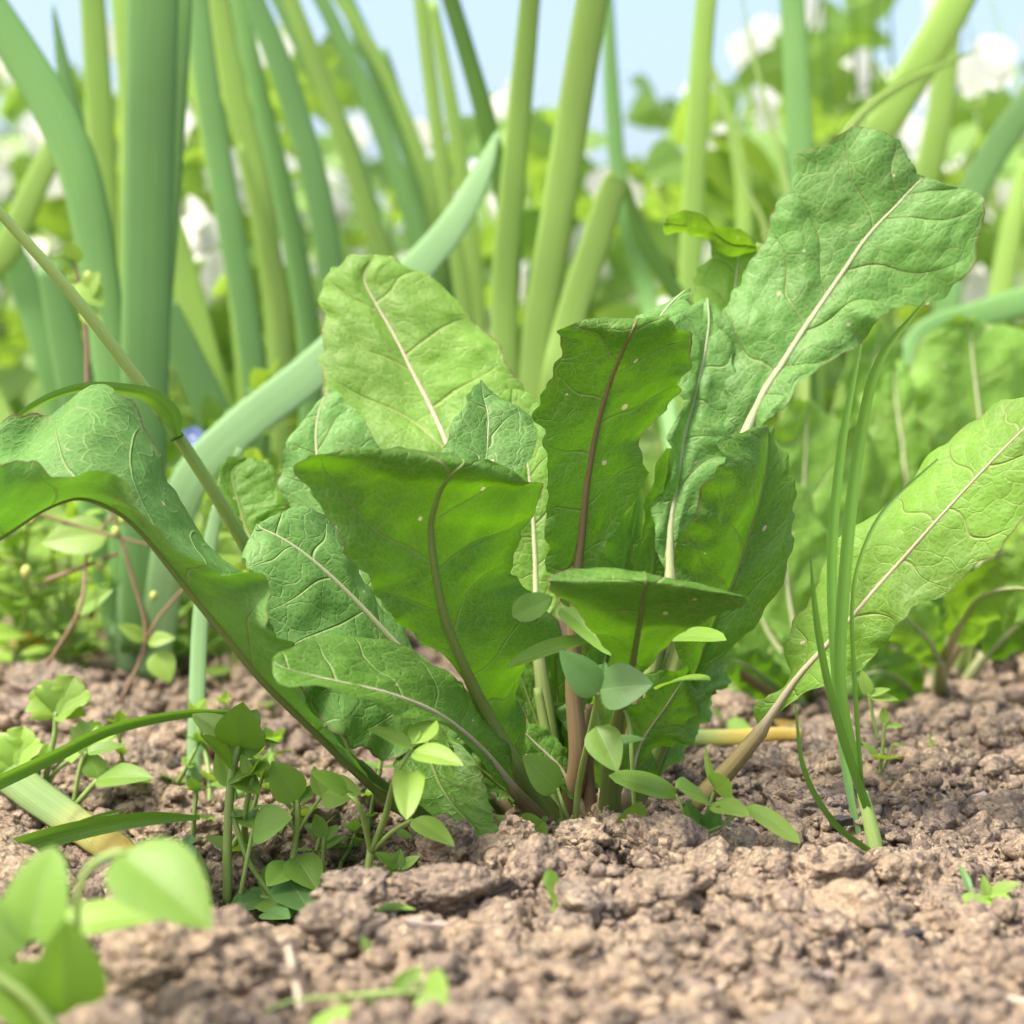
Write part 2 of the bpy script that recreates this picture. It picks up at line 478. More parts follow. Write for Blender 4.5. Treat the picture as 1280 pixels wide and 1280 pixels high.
def ico(sub):
    bm = bmesh.new(); bmesh.ops.create_icosphere(bm, subdivisions=sub, radius=1.0)
    v = np.array([q.co[:] for q in bm.verts]); f = [tuple(w.index for w in q.verts) for q in bm.faces]
    bm.free(); return v, f
def clod_shape(sub, seed, rough=1.0):
    v, f = ico(sub)
    r = np.random.RandomState(seed)
    off = r.rand(3) * 50
    pl = r.normal(size=(13, 3)); pl /= np.linalg.norm(pl, axis=1)[:, None]; pc = r.uniform(.62, .95, 13)
    dt = v @ pl.T
    cut = np.where(dt > .05, pc[None] / np.maximum(dt, .05), 9).min(1)
    d = np.minimum(cut, 1.12) + .16 * vnoise(v * 1.3 + off, seed) + .16 * vnoise(v * 2.6 + off, seed + 1)
    d += rough * (.20 * (.55 - worley(v * 2.9 + off, seed + 2)) + .17 * (.55 - worley(v * 6.5 + off, seed + 3)) + (.09 * (.55 - worley(v * 13 + off, seed + 5)) if sub > 3 else 0) + .05 * vnoise(v * 17 + off, seed + 4))
    v = v * d[:, None] * (1.0, .85 + .3 * r.rand(), .62 + .25 * r.rand())
    return v, f
CLODS = []
for s in range(14):
    v, f = clod_shape(4, 100 + s)
    me = bpy.data.meshes.new('soil_clod'); me.from_pydata(v.tolist(), [], f)
    me.polygons.foreach_set('use_smooth', np.ones(len(me.polygons), bool)); me.materials.append(M['clod'])
    CLODS.append(me)
def scatter_ground(n, y0, y1):
    """even over the ground in view"""
    out = []
    while len(out) < n:
        y = math.sqrt(rnd.uniform(y0 * y0, y1 * y1)); x = rnd.uniform(-1, 1) * y * .262
        out.append((x, y))
    return out
base_xy = gplane(700, 1035)
cand = []
for (x, y) in scatter_ground(1500, .405, 1.06):
    r = .0036 * (1 - rnd.random()) ** (-1 / 2.1)
    if r > .013: r = rnd.uniform(.006, .012)
    dx, dy = x - base_xy.x, y - base_xy.y
    if dx * dx + dy * dy < .026 ** 2 or (r > .006 and abs(dx) < .05 and -.03 < dy < .06): continue
    if y < .47: r = min(r, .007)
    cand.append((r / y, x, y, r))
cand.sort(reverse=True)
zs = ground_h(np.array([c[1] for c in cand]), np.array([c[2] for c in cand]), False)
for i, (q, x, y, r) in enumerate(cand[:290]):
    o = bpy.data.objects.new('soil_clod', CLODS[i % 14]); COL.objects.link(o)
    o.parent = ground
    o.location = (x, y, zs[i] + r * .18)
    o.rotation_euler = (rnd.uniform(-.4, .4), rnd.uniform(-.4, .4), rnd.uniform(0, 6.28))
    o.scale = (r * rnd.uniform(.85, 1.2), r, r)
# all smaller crumbs: one mass
tmpl = [clod_shape(2, 300 + s, .8) for s in range(10)] 
tmpl0 = [clod_shape(1, 330 + s, .6) for s in range(6)]
cv, cf = [], []
base = 0
small = [(c[1], c[2], c[3]) for c in cand[290:]]
for (x, y) in scatter_ground(15000, .40, 1.06):
    r = .0011 * (1 - rnd.random()) ** (-1 / 2.3)
    small.append((x, y, r if r < .0048 else rnd.uniform(.0015, .0045)))
for (x, y) in scatter_ground(16000, .40, .85):
    small.append((x, y, rnd.uniform(.0005, .0013)))
sx = np.array([s[0] for s in small]); sy = np.array([s[1] for s in small])
sz = ground_h(sx, sy, True)
for i, (x, y, r) in enumerate(small):
    v, f = tmpl[i % 10] if r > .0016 else tmpl0[i % 6]
    a = rnd.uniform(0, 6.28); c, s = math.cos(a), math.sin(a)
    R = np.array([[c, -s, 0], [s, c, 0], [0, 0, 1]])
    cv.append(v @ R.T * r + (x, y, sz[i] + r * .3))
    cf.append(np.array(f) + base)
    base += len(v)
cv = np.vstack(cv); cf = np.vstack(cf)
me = bpy.data.meshes.new('soil_crumbs'); me.from_pydata(cv.tolist(), [], cf.tolist())
me.polygons.foreach_set('use_smooth', np.ones(len(me.polygons), bool)); me.materials.append(M['soil'])
o = bpy.data.objects.new('soil_crumbs', me); COL.objects.link(o); o.parent = ground
props(o, 'fine soil crumbs', None, None, 'stuff')

# large separate clods
def big_clod(px, py, wpx, hpx, depth, seed, label, dscale=.8, rot=0.0, group=None):
    """px,py = centre in the picture at a distance that puts its foot on the soil"""
    v, f = clod_shape(5, seed)
    w = wpx / FPX * depth / 2; h = hpx / FPX * depth / 2
    c = P(px, py, depth)
    v = v / np.abs(v).max(0)
    a = math.radians(rot); R = np.array([[math.cos(a), 0, math.sin(a)], [0, 1, 0], [-math.sin(a), 0, math.cos(a)]])
    v = (v * (w, w * dscale, h)) @ R.T + np.array(c)
    o = mesh_obj('soil_clod', v, f, M['clod'], None, loc=c)
    return props(o, label, 'soil clod', group)
big_clod(238, 1188, 275, 150, .46, 501, 'largest rounded soil clod, below the yellowing fallen onion leaf')
big_clod(430, 1158, 120, 95, .475, 502, 'brown soil clod next to the largest rounded clod', rot=15)
big_clod(135, 1290, 130, 100, .405, 503, 'pale orange clod in front of the largest rounded clod')
big_clod(565, 1055, 92, 92, .580, 504, 'knobbly soil clod under the tip of the drooping leaf')
big_clod(560, 1122, 190, 95, .535, 511, 'wide flat soil clod in front of the knobbly clod', .6)
big_clod(645, 1048, 62, 62, .585, 505, 'small upright clod against the leaf stalks', rot=40)
big_clod(730, 1052, 95, 62, .585, 506, 'smooth grey brown clod at the foot of the salad plant', rot=-5)
big_clod(840, 1068, 150, 105, .58, 507, 'broad tan clod between the salad plant and the hairy seedling', .6, rot=22)
big_clod(440, 1110, 105, 60, .52, 508, 'speckled grey stone-like clod beside the stem of the light green chickweed', rot=-15)
big_clod(65, 872, 150, 110, .86, 509, 'pink-brown clod behind the lobed seedlings', .8)
big_clod(155, 915, 150, 95, .82, 510, 'tan clod between the lobed seedlings and the leek', .8, rot=20)
big_clod(192, 995, 60, 55, .73, 512, 'yellowish clod beside the pale upright onion leaf', .8, rot=20)
big_clod(330, 1050, 110, 75, .66, 513, 'orange-tan clod behind the chickweed stems', .8, rot=10)
big_clod(210, 1045, 150, 60, .66, 514, 'flat orange clod behind the curving grass blade', .8, rot=-5)
big_clod(1235, 875, 110, 100, .90, 515, 'dark crumbly mound of soil at the foot of the light green plants', 1.0)

# ------------------------------------------------------------------ broad leaves
def leaf3(parent, stations, mat, stalk=None, rib='rib', nv=110, nu=44, teeth=(.05, 14), ruffle=.0012, quilt=.0008,
          nveins=8, bulge=.06, seed=0, rib_r=(.0016, .00025), petiole_r=.0024, holes=(), label=None, lean=.55):
    """stations: (Lx,Ly, Mx,My, Rx,Ry, dM,dL,dR) photo pixels and view distances in cm"""
    st = np.array(stations, float)
    L = np.array([P(s[0], s[1], s[7] / 100) for s in st]); Mi = np.array([P(s[2], s[3], s[6] / 100) for s in st]); R = np.array([P(s[4], s[5], s[8] / 100) for s in st])
    L, Mi, R = catmull(L, nv), catmull(Mi, nv), catmull(R, nv)
    t = np.linspace(0, 1, nv)
    seg = np.linalg.norm(np.diff(Mi, axis=0), axis=1); alen = np.concatenate([[0], np.cumsum(seg)]); length = alen[-1]
    tl = alen / length
    z = np.zeros_like(t)
    verts = np.zeros((nv, 2 * nu + 1, 3)); met = np.zeros((nv, 2 * nu + 1, 2)); ven = np.zeros((nv, 2 * nu + 1, 2))
    for side, E in ((-1, L), (1, R)):
        wv = np.linalg.norm(E - Mi, axis=1)
        ta, tn = teeth
        q = np.stack([tl * tn * .55, z + seed * 7.3 + side, z], 1)
        tooth = vnoise(q, 5) * 1.0 + .55 * vnoise(q * 2.7, 6) + .25 * vnoise(q * 6.5, 7)
        ext = 1 + ta * tooth * np.minimum(1, .012 / np.maximum(wv, 1e-4) + .5)
        ext = ext + (.0007 * vnoise(np.stack([alen * 420, z + seed * 2.7 + side, z], 1), 9) + .0017 * vnoise(np.stack([alen * 170, z + seed * 2.7 + side, z], 1), 10)) / np.maximum(wv, .004)
        ru = vnoise(np.stack([tl * tn * .5 + 20, z + seed * 3.1 + side * 5, z], 1), 8)
        for j in range(nu + 1):
            x = 1 - (1 - j / nu) ** 1.25
            k = nu + side * j
            e = Mi + (E - Mi) * (1 + (ext - 1) * x ** 2)[:, None]
            pos = Mi + (e - Mi) * x
            verts[:, k] = pos
            met[:, k, 0] = side * x * wv; met[:, k, 1] = alen
            wob = .22 * vnoise(np.stack([tl * 5 + seed, z + x * 1.5 + side * 9, z], 1), 12)
            ven[:, k, 0] = (tl - lean * (wv / length) * x ** .9 + .035 * vnoise(np.stack([tl * 4 + seed * 1.7, z + side, z], 1), 13)) * (nveins * .8) + 1.6 * wob + (.5 if side > 0 else 0) + 20
            ven[:, k, 1] = x
    # normals of the base sheet
    du = np.gradient(verts, axis=1); dv = np.gradient(verts, axis=0)
    nrm = np.cross(du, dv); nrm /= np.linalg.norm(nrm, axis=2)[..., None] + 1e-12
    xs = ven[:, :, 1]
    wl = np.linalg.norm(L - Mi, axis=1); wr = np.linalg.norm(R - Mi, axis=1)
    W = np.concatenate([np.repeat(wl[:, None], nu, 1), np.repeat(wr[:, None], nu + 1, 1)], 1)
    vamp = .65 + .6 * vnoise(np.stack([np.floor(ven[:, :, 0] - .5).ravel() * 3.7, np.zeros(xs.size) + seed, xs.ravel() * 2], 1), 14).reshape(xs.shape)
    fr = np.abs(ven[:, :, 0] % 1 - .5) * 2                     # 0 on vein, 1 between
    pil = np.sqrt(np.clip(fr, 0, 1))
    disp = 1.15 * quilt * vamp * pil * np.clip(xs * 4, 0, 1) * np.clip((1 - xs) * 5, 0, 1) * np.clip(W / .012, .2, 1)
    flat = np.stack([met[..., 0].ravel() * 120, met[..., 1].ravel() * 120, np.full(met[..., 0].size, seed * 3.3)], 1)
    disp += (.75 * quilt * vnoise(flat, 21) + .9 * quilt * vnoise(flat * .45, 23) + .22 * quilt * vnoise(flat * 2.3, 22)).reshape(disp.shape) * np.clip(xs * 5, 0, 1)
    disp += bulge * W * 4 * xs * (1 - xs) * .5
    side_s = np.concatenate([-np.ones((nv, nu)), np.ones((nv, nu + 1))], 1)
    rq = np.stack([np.repeat(tl[:, None], 2 * nu + 1, 1).ravel() * teeth[1] * .75, side_s.ravel() * 4 + seed, xs.ravel()], 1)
    disp += ruffle * (xs ** 2.5) * vnoise(rq, 31).reshape(disp.shape) * np.clip(W / .01, .1, 1.4)
    verts += nrm * disp[..., None]
    nc = 2 * nu + 1
    V = verts.reshape(-1, 3)
    kill = np.zeros(len(V), bool)
    for (hu, ht, hr) in holes:
        k = int(np.argmin(np.abs(tl - ht)))
        c = np.array([hu * (wr[k] if hu > 0 else wl[k]), alen[k]])
        dd = met.reshape(-1, 2) - c
        dist = np.hypot(dd[:, 0], dd[:, 1]); ang = np.arctan2(dd[:, 1], dd[:, 0])
        rr = hr * (1 + .3 * np.sin(2 * ang + seed) + .2 * np.sin(3 * ang + hu * 9))
        kill |= dist < rr
    fs = []
    kk = kill.reshape(nv, nc)
    for i in range(nv - 1):
        for j in range(nc - 1):
            if kk[i, j] + kk[i + 1, j] + kk[i, j + 1] + kk[i + 1, j + 1] >= 2: continue
            a = i * nc + j
            fs.append((a, a + 1, a + nc + 1, a + nc))
    leaf = mesh_obj('leaf', V, fs, M[mat], parent, {'metric': met.reshape(-1, 2), 'vein': ven.reshape(-1, 2)})
    if label: leaf['label'] = label
    path = [Mi[0]]; rad = []
    n_s = 0
    if stalk:
        sp = [np.array(P(a, b, c / 100)) for (a, b, c) in stalk] + [Mi[0], Mi[min(8, nv - 1)]]
        cs = catmull(np.array(sp), 8 * len(sp), 1)
        n_s = len(cs)
        path = list(cs[:-1])
        rad = list(np.linspace(petiole_r * 1.6, max(rib_r[0] * 1.15, petiole_r * .8), len(path)))
    else:
        path = []
    last = int(nv * .97)
    path += list(Mi[:last:2]); m = len(path) - len(rad)
    sl = np.linspace(0, 1, m); rr0 = rib_r[0] * .62
    r_ = rr0 * (1 - sl) ** 1.0 + rib_r[1] * .6
    if stalk: r_ = r_ + max(0, rad[-1] - rr0) * np.exp(-sl * 16)
    rad += list(r_)
    tube('leaf_stalk', path, rad, M[rib], leaf, sides=8, flat=.8)
    return leaf

bz = gz(base_xy.x, base_xy.y)
salad = empty('salad_plant', (base_xy.x, base_xy.y, bz), 'large leafy green salad plant with many broad wavy-edged leaves growing from the soil', 'leafy plant')
B0 = (700, 1045, 64)

# left arching leaf
leaf3(salad, [
    (493, 1000, 497, 1003, 499, 1000, 62, 62, 62), (452, 943, 440, 955, 462, 965, 61, 61.6, 60.3), (425, 880, 390, 908, 432, 922, 60, 62.5, 59),
    (388, 810, 330, 850, 378, 855, 59, 62.5, 57), (352, 768, 280, 790, 350, 800, 58.4, 62.5, 56.2), (336, 742, 240, 742, 326, 742, 58, 62.4, 55.8),
    (300, 716, 205, 698, 275, 722, 57.7, 62.2, 55.4), (252, 672, 175, 662, 222, 676, 57.4, 62, 55.2), (226, 612, 143, 637, 192, 640, 57.1, 61.8, 55),
    (204, 563, 100, 622, 150, 616, 56.9, 61.5, 54.8), (150, 512, 60, 634, 95, 604, 56.7, 61.2, 54.6), (82, 515, 20, 660, 48, 586, 56.5, 60.8, 54.4),
    (25, 530, -30, 695, -10, 606, 56.3, 60.4, 54.3), (-40, 590, -80, 745, -62, 650, 56.1, 59.6, 54.3), (-100, 720, -118, 800, -105, 730, 56, 58, 54.6), (-140, 850, -140, 852, -138, 848, 55.8, 55.9, 55.7)],
    'leaf_waxy', [B0, (620, 1035, 63.6), (550, 1025, 63)], 'rib_green', nv=170, teeth=(.15, 26), ruffle=.004, seed=1, bulge=-.05, petiole_r=.0030, rib_r=(.0026, .0004), nveins=11, holes=((.97, .42, .0016), (-.97, .62, .0022), (.6, .75, .0007)))
# small front leaf reaching left
leaf3(salad, [
    (636, 988, 640, 985, 645, 978, 61, 60.6, 61.4), (600, 958, 610, 945, 628, 926, 60, 59.2, 60.8), (560, 915, 575, 912, 584, 868, 58.6, 57.8, 60.5),
    (522, 898, 535, 886, 562, 846, 57.4, 56.5, 60), (470, 884, 482, 866, 522, 812, 56.4, 55.2, 59.4), (415, 866, 425, 853, 465, 794, 55.7, 54.3, 58.6),
    (368, 858, 378, 842, 405, 793, 55.3, 54.1, 57.6), (345, 846, 352, 834, 362, 806, 55, 54.3, 56.2), (340, 828, 340, 826, 341, 822, 55, 54.9, 55.2)],
    'leaf', [B0, (672, 1020, 62.6)], 'rib_pink', nv=100, teeth=(.05, 11), ruffle=.001, seed=2, rib_r=(.0014, .0002), petiole_r=.0022)
# centre leaf, scooped, underside to the front
leaf3(salad, [
    (638, 945, 645, 960, 655, 940, 61.5, 61.4, 61.7), (598, 868, 607, 890, 655, 850, 60.5, 60.2, 61.4), (540, 806, 578, 830, 692, 795, 59.4, 58.8, 61.2),
    (490, 775, 556, 775, 662, 745, 58.6, 57.6, 60.8), (455, 728, 543, 715, 640, 705, 58, 56.8, 60.4), (424, 680, 538, 665, 648, 662, 57.6, 56.2, 60),
    (398, 636, 541, 640, 668, 640, 57.3, 55.8, 59.6), (376, 598, 551, 612, 678, 608, 57, 55.5, 59.4), (390, 568, 566, 592, 668, 603, 56.6, 55.4, 59),
    (440, 561, 580, 579, 640, 592, 56.6, 55.6, 58.6), (505, 560, 575, 572, 612, 580, 57, 56.2, 58)],
    'leaf', [B0, (678, 1010, 63)], 'rib_green', nv=140, teeth=(.07, 20), ruffle=.002, seed=3, bulge=.05, rib_r=(.0027, .0004), petiole_r=.0034, nveins=8, holes=((-.98, .55, .0020), (.97, .48, .0024), (.96, .3, .002)))
# its side lobe turned up behind the rim
leaf3(salad, [
    (540, 585, 600, 600, 655, 590, 59.2, 59, 59.6), (554, 560, 608, 572, 664, 560, 59.6, 59.3, 60), (560, 535, 610, 545, 672, 534, 60, 59.6, 60.4), (578, 508, 610, 518, 655, 506, 60.3, 60, 60.6), (590, 488, 604, 494, 624, 500, 60.6, 60.4, 60.8), (600, 475, 601, 475, 603, 476, 60.8, 60.8, 60.8)],
    'leaf_waxy', None, 'rib', nv=60, nu=24, teeth=(.05, 7), seed=3.5, rib_r=(.0004, .0001), nveins=3)
# tall back-left leaf
leaf3(salad, [
    (580, 760, 600, 770, 625, 760, 66.5, 66.6, 66.8), (490, 660, 578, 660, 660, 660, 67.4, 67.8, 67.8), (436, 580, 563, 570, 672, 575, 68.2, 68.6, 68.6),
    (416, 510, 541, 515, 660, 510, 69, 69.4, 69.3), (404, 450, 517, 468, 640, 462, 69.6, 70, 69.8), (401, 395, 493, 420, 610, 418, 70.1, 70.4, 70.2),
    (408, 350, 470, 380, 572, 382, 70.5, 70.7, 70.5), (426, 326, 455, 346, 530, 342, 70.8, 70.9, 70.8), (462, 317, 470, 318, 490, 320, 71, 71, 71)],
    'leaf_young_lit', [B0, (660, 930, 65), (625, 840, 66)], 'rib_pink', nv=130, teeth=(.035, 12), ruffle=.0014, seed=4, bulge=.08, quilt=.0012, nveins=7, rib_r=(.0017, .0002),
    holes=((-.12, .88, .0018), (.30, .84, .0016), (.36, .80, .0012), (.95, .93, .0022), (.32, .88, .0008)))
# pale leaf behind the centre leaf, left
leaf3(salad, [
    (470, 780, 480, 790, 500, 780, 66, 66, 66), (400, 690, 440, 700, 520, 690, 66.4, 66.4, 66.4), (366, 636, 415, 640, 500, 620, 66.8, 66.8, 66.8),
    (348, 590, 400, 590, 480, 570, 67.2, 67, 67.2), (358, 550, 395, 545, 460, 530, 67.5, 67.4, 67.5), (385, 515, 400, 510, 430, 500, 67.8, 67.8, 67.8), (410, 488, 412, 487, 418, 487, 68, 68, 68)],
    'leaf_waxy', [B0, (640, 950, 65), (560, 870, 65.6)], 'rib', nv=90, teeth=(.08, 14), ruffle=.0015, seed=5)
# left leaf with white midrib
leaf3(salad, [
    (560, 915, 565, 880, 570, 860, 63, 62.4, 63.4), (490, 940, 530, 842, 520, 815, 62.6, 61, 63.4), (440, 925, 490, 800, 488, 775, 62.2, 60.4, 63.2), (395, 885, 455, 762, 464, 742, 61.9, 60, 63),
    (352, 815, 415, 722, 440, 700, 61.6, 60, 62.8), (330, 755, 380, 692, 414, 656, 61.4, 60.2, 62.6), (314, 716, 350, 672, 380, 636, 61.3, 60.6, 62.3),
    (308, 690, 326, 660, 348, 642, 61.3, 61, 61.8), (322, 655, 324, 654, 326, 652, 61.4, 61.4, 61.4)],
    'leaf_waxy', [B0, (640, 975, 63.6), (600, 920, 63.2)], 'rib', nv=110, teeth=(.06, 14), ruffle=.002, seed=6, quilt=.0013, nveins=7, rib_r=(.0018, .00025), bulge=.08)
# upright middle leaf, underside to the front, purple midrib
leaf3(salad, [
    (712, 760, 719, 770, 728, 760, 62.8, 62.8, 62.8), (694, 720, 722, 715, 750, 716, 62.6, 62.6, 62.8), (684, 672, 728, 660, 770, 668, 62.4, 62.2, 62.8), (690, 618, 733, 610, 800, 606, 62.1, 61.9, 62.6),
    (676, 568, 741, 560, 800, 556, 61.8, 61.5, 62.3), (676, 518, 751, 515, 846, 498, 61.4, 61.1, 62), (694, 466, 764, 474, 858, 464, 61, 60.7, 61.6), (697, 426, 778, 440, 850, 424, 60.5, 60.3, 61.2),
    (702, 410, 790, 414, 848, 402, 60, 60, 60.8), (738, 401, 797, 400, 842, 396, 60.2, 60.2, 60.8), (770, 399, 800, 397, 825, 395, 60.8, 60.8, 61)],
    'leaf', [B0, (722, 960, 63), (717, 860, 63)], 'rib_purple', nv=120, teeth=(.10, 20), ruffle=.002, seed=7, rib_r=(.0019, .0003), petiole_r=.0022, nveins=7, bulge=-.05,
    holes=((.62, .52, .0016), (-.9, .62, .0022), (-.95, .7, .002)))
# its pale turned-back tip
leaf3(salad, [
    (790, 420, 815, 425, 845, 430, 61.8, 61.8, 61.8), (792, 400, 822, 402, 856, 400, 61.8, 61.7, 62), (808, 388, 834, 384, 858, 378, 62.4, 62.2, 62.6), (836, 376, 848, 370, 860, 366, 63, 63, 63.2), (860, 360, 860, 360, 862, 360, 63.4, 63.4, 63.4)],
    'leaf_waxy', None, 'rib', nv=40, nu=16, teeth=(.05, 6), seed=8, rib_r=(.0006, .0002))
# low front leaf, underside, funnel shape
leaf3(salad, [
    (772, 872, 777, 880, 786, 870, 59.4, 59.4, 59.4), (768, 838, 788, 845, 806, 842, 58.6, 58.5, 58.6), (752, 796, 795, 806, 838, 802, 57.4, 57.2, 57.6), (722, 764, 801, 770, 884, 776, 56.2, 55.9, 56.6),
    (690, 738, 805, 742, 930, 756, 55.2, 55, 55.8), (682, 724, 808, 726, 934, 744, 54.7, 54.8, 55.6), (716, 713, 806, 716, 890, 738, 55.2, 55.4, 56.2), (756, 713, 803, 715, 845, 728, 56.2, 56.2, 56.8)],
    'leaf', [(760, 1045, 63), (764, 980, 62), (770, 920, 60.6)], 'rib_green', nv=90, teeth=(.03, 12), ruffle=.001, seed=9, rib_r=(.0015, .0003), petiole_r=.0024, nveins=6, bulge=-.06)
# right dark folded leaf
leaf3(salad, [
    (845, 870, 850, 876, 858, 872, 63, 63, 63), (846, 815, 872, 826, 908, 812, 62.6, 62, 63), (842, 745, 895, 770, 955, 768, 62.4, 61, 63), (852, 690, 915, 728, 984, 700, 62.4, 60.4, 63.2), (864, 648, 932, 680, 988, 645, 62.6, 60, 63.4),
    (884, 600, 948, 630, 984, 600, 62.8, 60, 63.4), (896, 568, 957, 585, 976, 566, 63, 60.4, 63.4), (922, 545, 960, 552, 968, 540, 63.2, 61.2, 63.4), (946, 532, 958, 532, 962, 530, 63.3, 62.6, 63.4)],
    'leaf', [(775, 1045, 64), (795, 1000, 63.8), (826, 930, 63.4)], 'rib_green', nv=120, teeth=(.05, 16), ruffle=.0022, seed=10, quilt=.0012, rib_r=(.0014, .0003), petiole_r=.0024, bulge=.16, holes=((.45, .45, .0008), (-.96, .5, .0016), (.97, .35, .0015)))
# big top right leaf
leaf3(salad, [
    (905, 560, 925, 560, 945, 548, 65.8, 65.8, 65.6), (896, 500, 952, 496, 972, 520, 66, 66.2, 65.4), (892, 430, 978, 455, 1008, 476, 66.2, 66.8, 65.6), (904, 372, 1005, 412, 1062, 438, 66.4, 67.2, 66), (940, 322, 1032, 372, 1098, 402, 66.6, 67.4, 66.2),
    (960, 282, 1056, 337, 1120, 382, 66.7, 67.4, 66.3), (985, 246, 1078, 304, 1172, 370, 66.8, 67.3, 66.3), (1000, 198, 1100, 278, 1214, 336, 66.8, 67.2, 66.3), (1032, 180, 1120, 258, 1232, 290, 66.8, 67.1, 66.4), (1068, 160, 1136, 240, 1228, 252, 66.8, 67, 66.5), (1108, 168, 1148, 228, 1200, 234, 66.8, 67, 66.6),
    (1132, 204, 1153, 224, 1172, 226, 66.8, 66.9, 66.7), (1150, 220, 1156, 221, 1160, 222, 66.8, 66.8, 66.8)],
    'leaf_waxy', [(775, 1045, 64.2), (812, 940, 65), (850, 800, 65.4), (885, 680, 65.6)], 'rib', nv=170, nu=56, teeth=(.045, 20), ruffle=.0032, seed=11, quilt=.0016, nveins=8, bulge=.05, rib_r=(.0017, .0002), petiole_r=.0026, lean=.75,
    holes=((-.55, .86, .0018), (.93, .52, .0022)))
# bluish leaf between the middle leaf and the big leaf
leaf3(salad, [
    (835, 720, 838, 730, 845, 720, 65, 65, 65), (812, 655, 838, 660, 880, 650, 65.3, 65.2, 65.4), (838, 590, 846, 600, 912, 590, 65.6, 65.2, 65.8), (832, 545, 855, 545, 915, 555, 65.9, 65.4, 66), (852, 500, 868, 495, 920, 510, 66.1, 65.7, 66.3),
    (842, 440, 880, 445, 925, 460, 66.4, 66, 66.6), (845, 395, 886, 405, 920, 415, 66.6, 66.3, 66.8), (866, 376, 885, 380, 905, 388, 66.8, 66.7, 66.9), (882, 370, 884, 370, 888, 371, 67, 67, 67)],
    'leaf_waxy', [(765, 1045, 64.5), (800, 900, 65)], 'rib', nv=110, teeth=(.12, 18), ruffle=.002, seed=12, quilt=.0014, holes=((.5, .34, .0026), (.42, .28, .001)))
# leaf behind the big leaf, and its curled tip
leaf3(salad, [
    (850, 560, 870, 560, 900, 555, 68.5, 68.5, 68.5), (862, 470, 905, 470, 950, 470, 69, 69, 69), (868, 400, 915, 400, 975, 400, 69.5, 69.5, 69.5), (872, 350, 920, 350, 975, 345, 69.9, 69.9, 69.9), (890, 315, 925, 312, 960, 310, 70.2, 70, 70.2), (922, 306, 930, 303, 940, 303, 70.4, 70.3, 70.4)],
    'leaf_young_lit', [(770, 1045, 65), (820, 800, 67.5)], 'rib', nv=80, teeth=(.06, 12), ruffle=.002, seed=13)
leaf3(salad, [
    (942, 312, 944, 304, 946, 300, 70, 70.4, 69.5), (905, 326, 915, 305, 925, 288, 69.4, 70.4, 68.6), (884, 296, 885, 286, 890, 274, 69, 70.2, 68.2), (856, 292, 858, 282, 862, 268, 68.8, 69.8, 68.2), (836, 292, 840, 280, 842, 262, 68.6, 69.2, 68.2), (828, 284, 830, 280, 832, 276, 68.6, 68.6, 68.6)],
    'leaf_young_lit', None, 'rib_green', nv=60, nu=20, teeth=(.06, 10), ruffle=.002, seed=14, rib_r=(.0008, .0002))
# right lower light leaf
leaf3(salad, [
    (945, 915, 950, 915, 962, 905, 62.6, 62.6, 62.4), (944, 880, 968, 888, 984, 885, 62.2, 62.3, 62), (982, 850, 996, 848, 1030, 860, 61.8, 62.4, 61.2), (988, 800, 1030, 810, 1086, 826, 61.4, 62.5, 60.6), (1008, 758, 1062, 775, 1112, 795, 61, 62.5, 60.1), (1032, 700, 1096, 735, 1130, 774, 60.7, 62.4, 59.8), (1050, 672, 1130, 697, 1184, 740, 60.4, 62.2, 59.5), (1110, 620, 1170, 652, 1238, 700, 60, 61.8, 59.2),
    (1170, 562, 1212, 606, 1276, 650, 59.7, 61.4, 59), (1230, 520, 1254, 562, 1320, 590, 59.4, 61, 58.9), (1290, 500, 1296, 522, 1345, 540, 59.2, 60.4, 58.8), (1335, 495, 1336, 495, 1350, 505, 59, 59.4, 58.9)],
    'leaf_young_lit', [(790, 1045, 64), (850, 1020, 63.4), (905, 968, 63)], 'rib_pink', nv=140, teeth=(.06, 18), ruffle=.0014, seed=15, quilt=.0009, rib_r=(.0014, .0003), petiole_r=.0028, nveins=8, bulge=.05, holes=((.98, .22, .0028), (.98, .5, .0018), (-.97, .42, .0014), (.5, .7, .0007)))
# small rounded leaf at the left
leaf3(salad, [
    (300, 668, 312, 674, 326, 668, 68, 68, 68), (268, 640, 304, 650, 350, 642, 68.2, 68, 68.2), (264, 612, 298, 628, 362, 634, 68.4, 68.2, 68.4), (270, 588, 292, 606, 350, 606, 68.6, 68.4, 68.6), (285, 574, 292, 588, 340, 582, 68.8, 68.7, 68.8), (305, 571, 308, 574, 325, 573, 69, 69, 69)],
    'leaf', [(690, 1040, 66), (520, 880, 67), (380, 760, 67.6)], 'rib_green', nv=60, nu=24, teeth=(.02, 6), ruffle=.0008, seed=16, bulge=.10, rib_r=(.0010, .0002), petiole_r=.0015)
# drooping leaf with tip on the soil
leaf3(salad, [
    (500, 900, 540, 890, 560, 905, 62, 61.6, 62), (490, 935, 535, 930, 580, 935, 61.4, 61, 61.4), (492, 970, 545, 970, 598, 970, 60.8, 60.4, 60.8), (512, 1000, 565, 1005, 608, 1005, 60.3, 60, 60.3), (555, 1030, 590, 1032, 616, 1032, 60, 59.8, 60), (596, 1052, 606, 1054, 618, 1052, 59.8, 59.8, 59.8)],
    'leaf', [(660, 1030, 64), (620, 930, 63.4), (570, 885, 62.6)], 'rib_green', nv=70, nu=30, teeth=(.03, 8), ruffle=.001, seed=17, rib_r=(.0010, .0002), petiole_r=.0016)
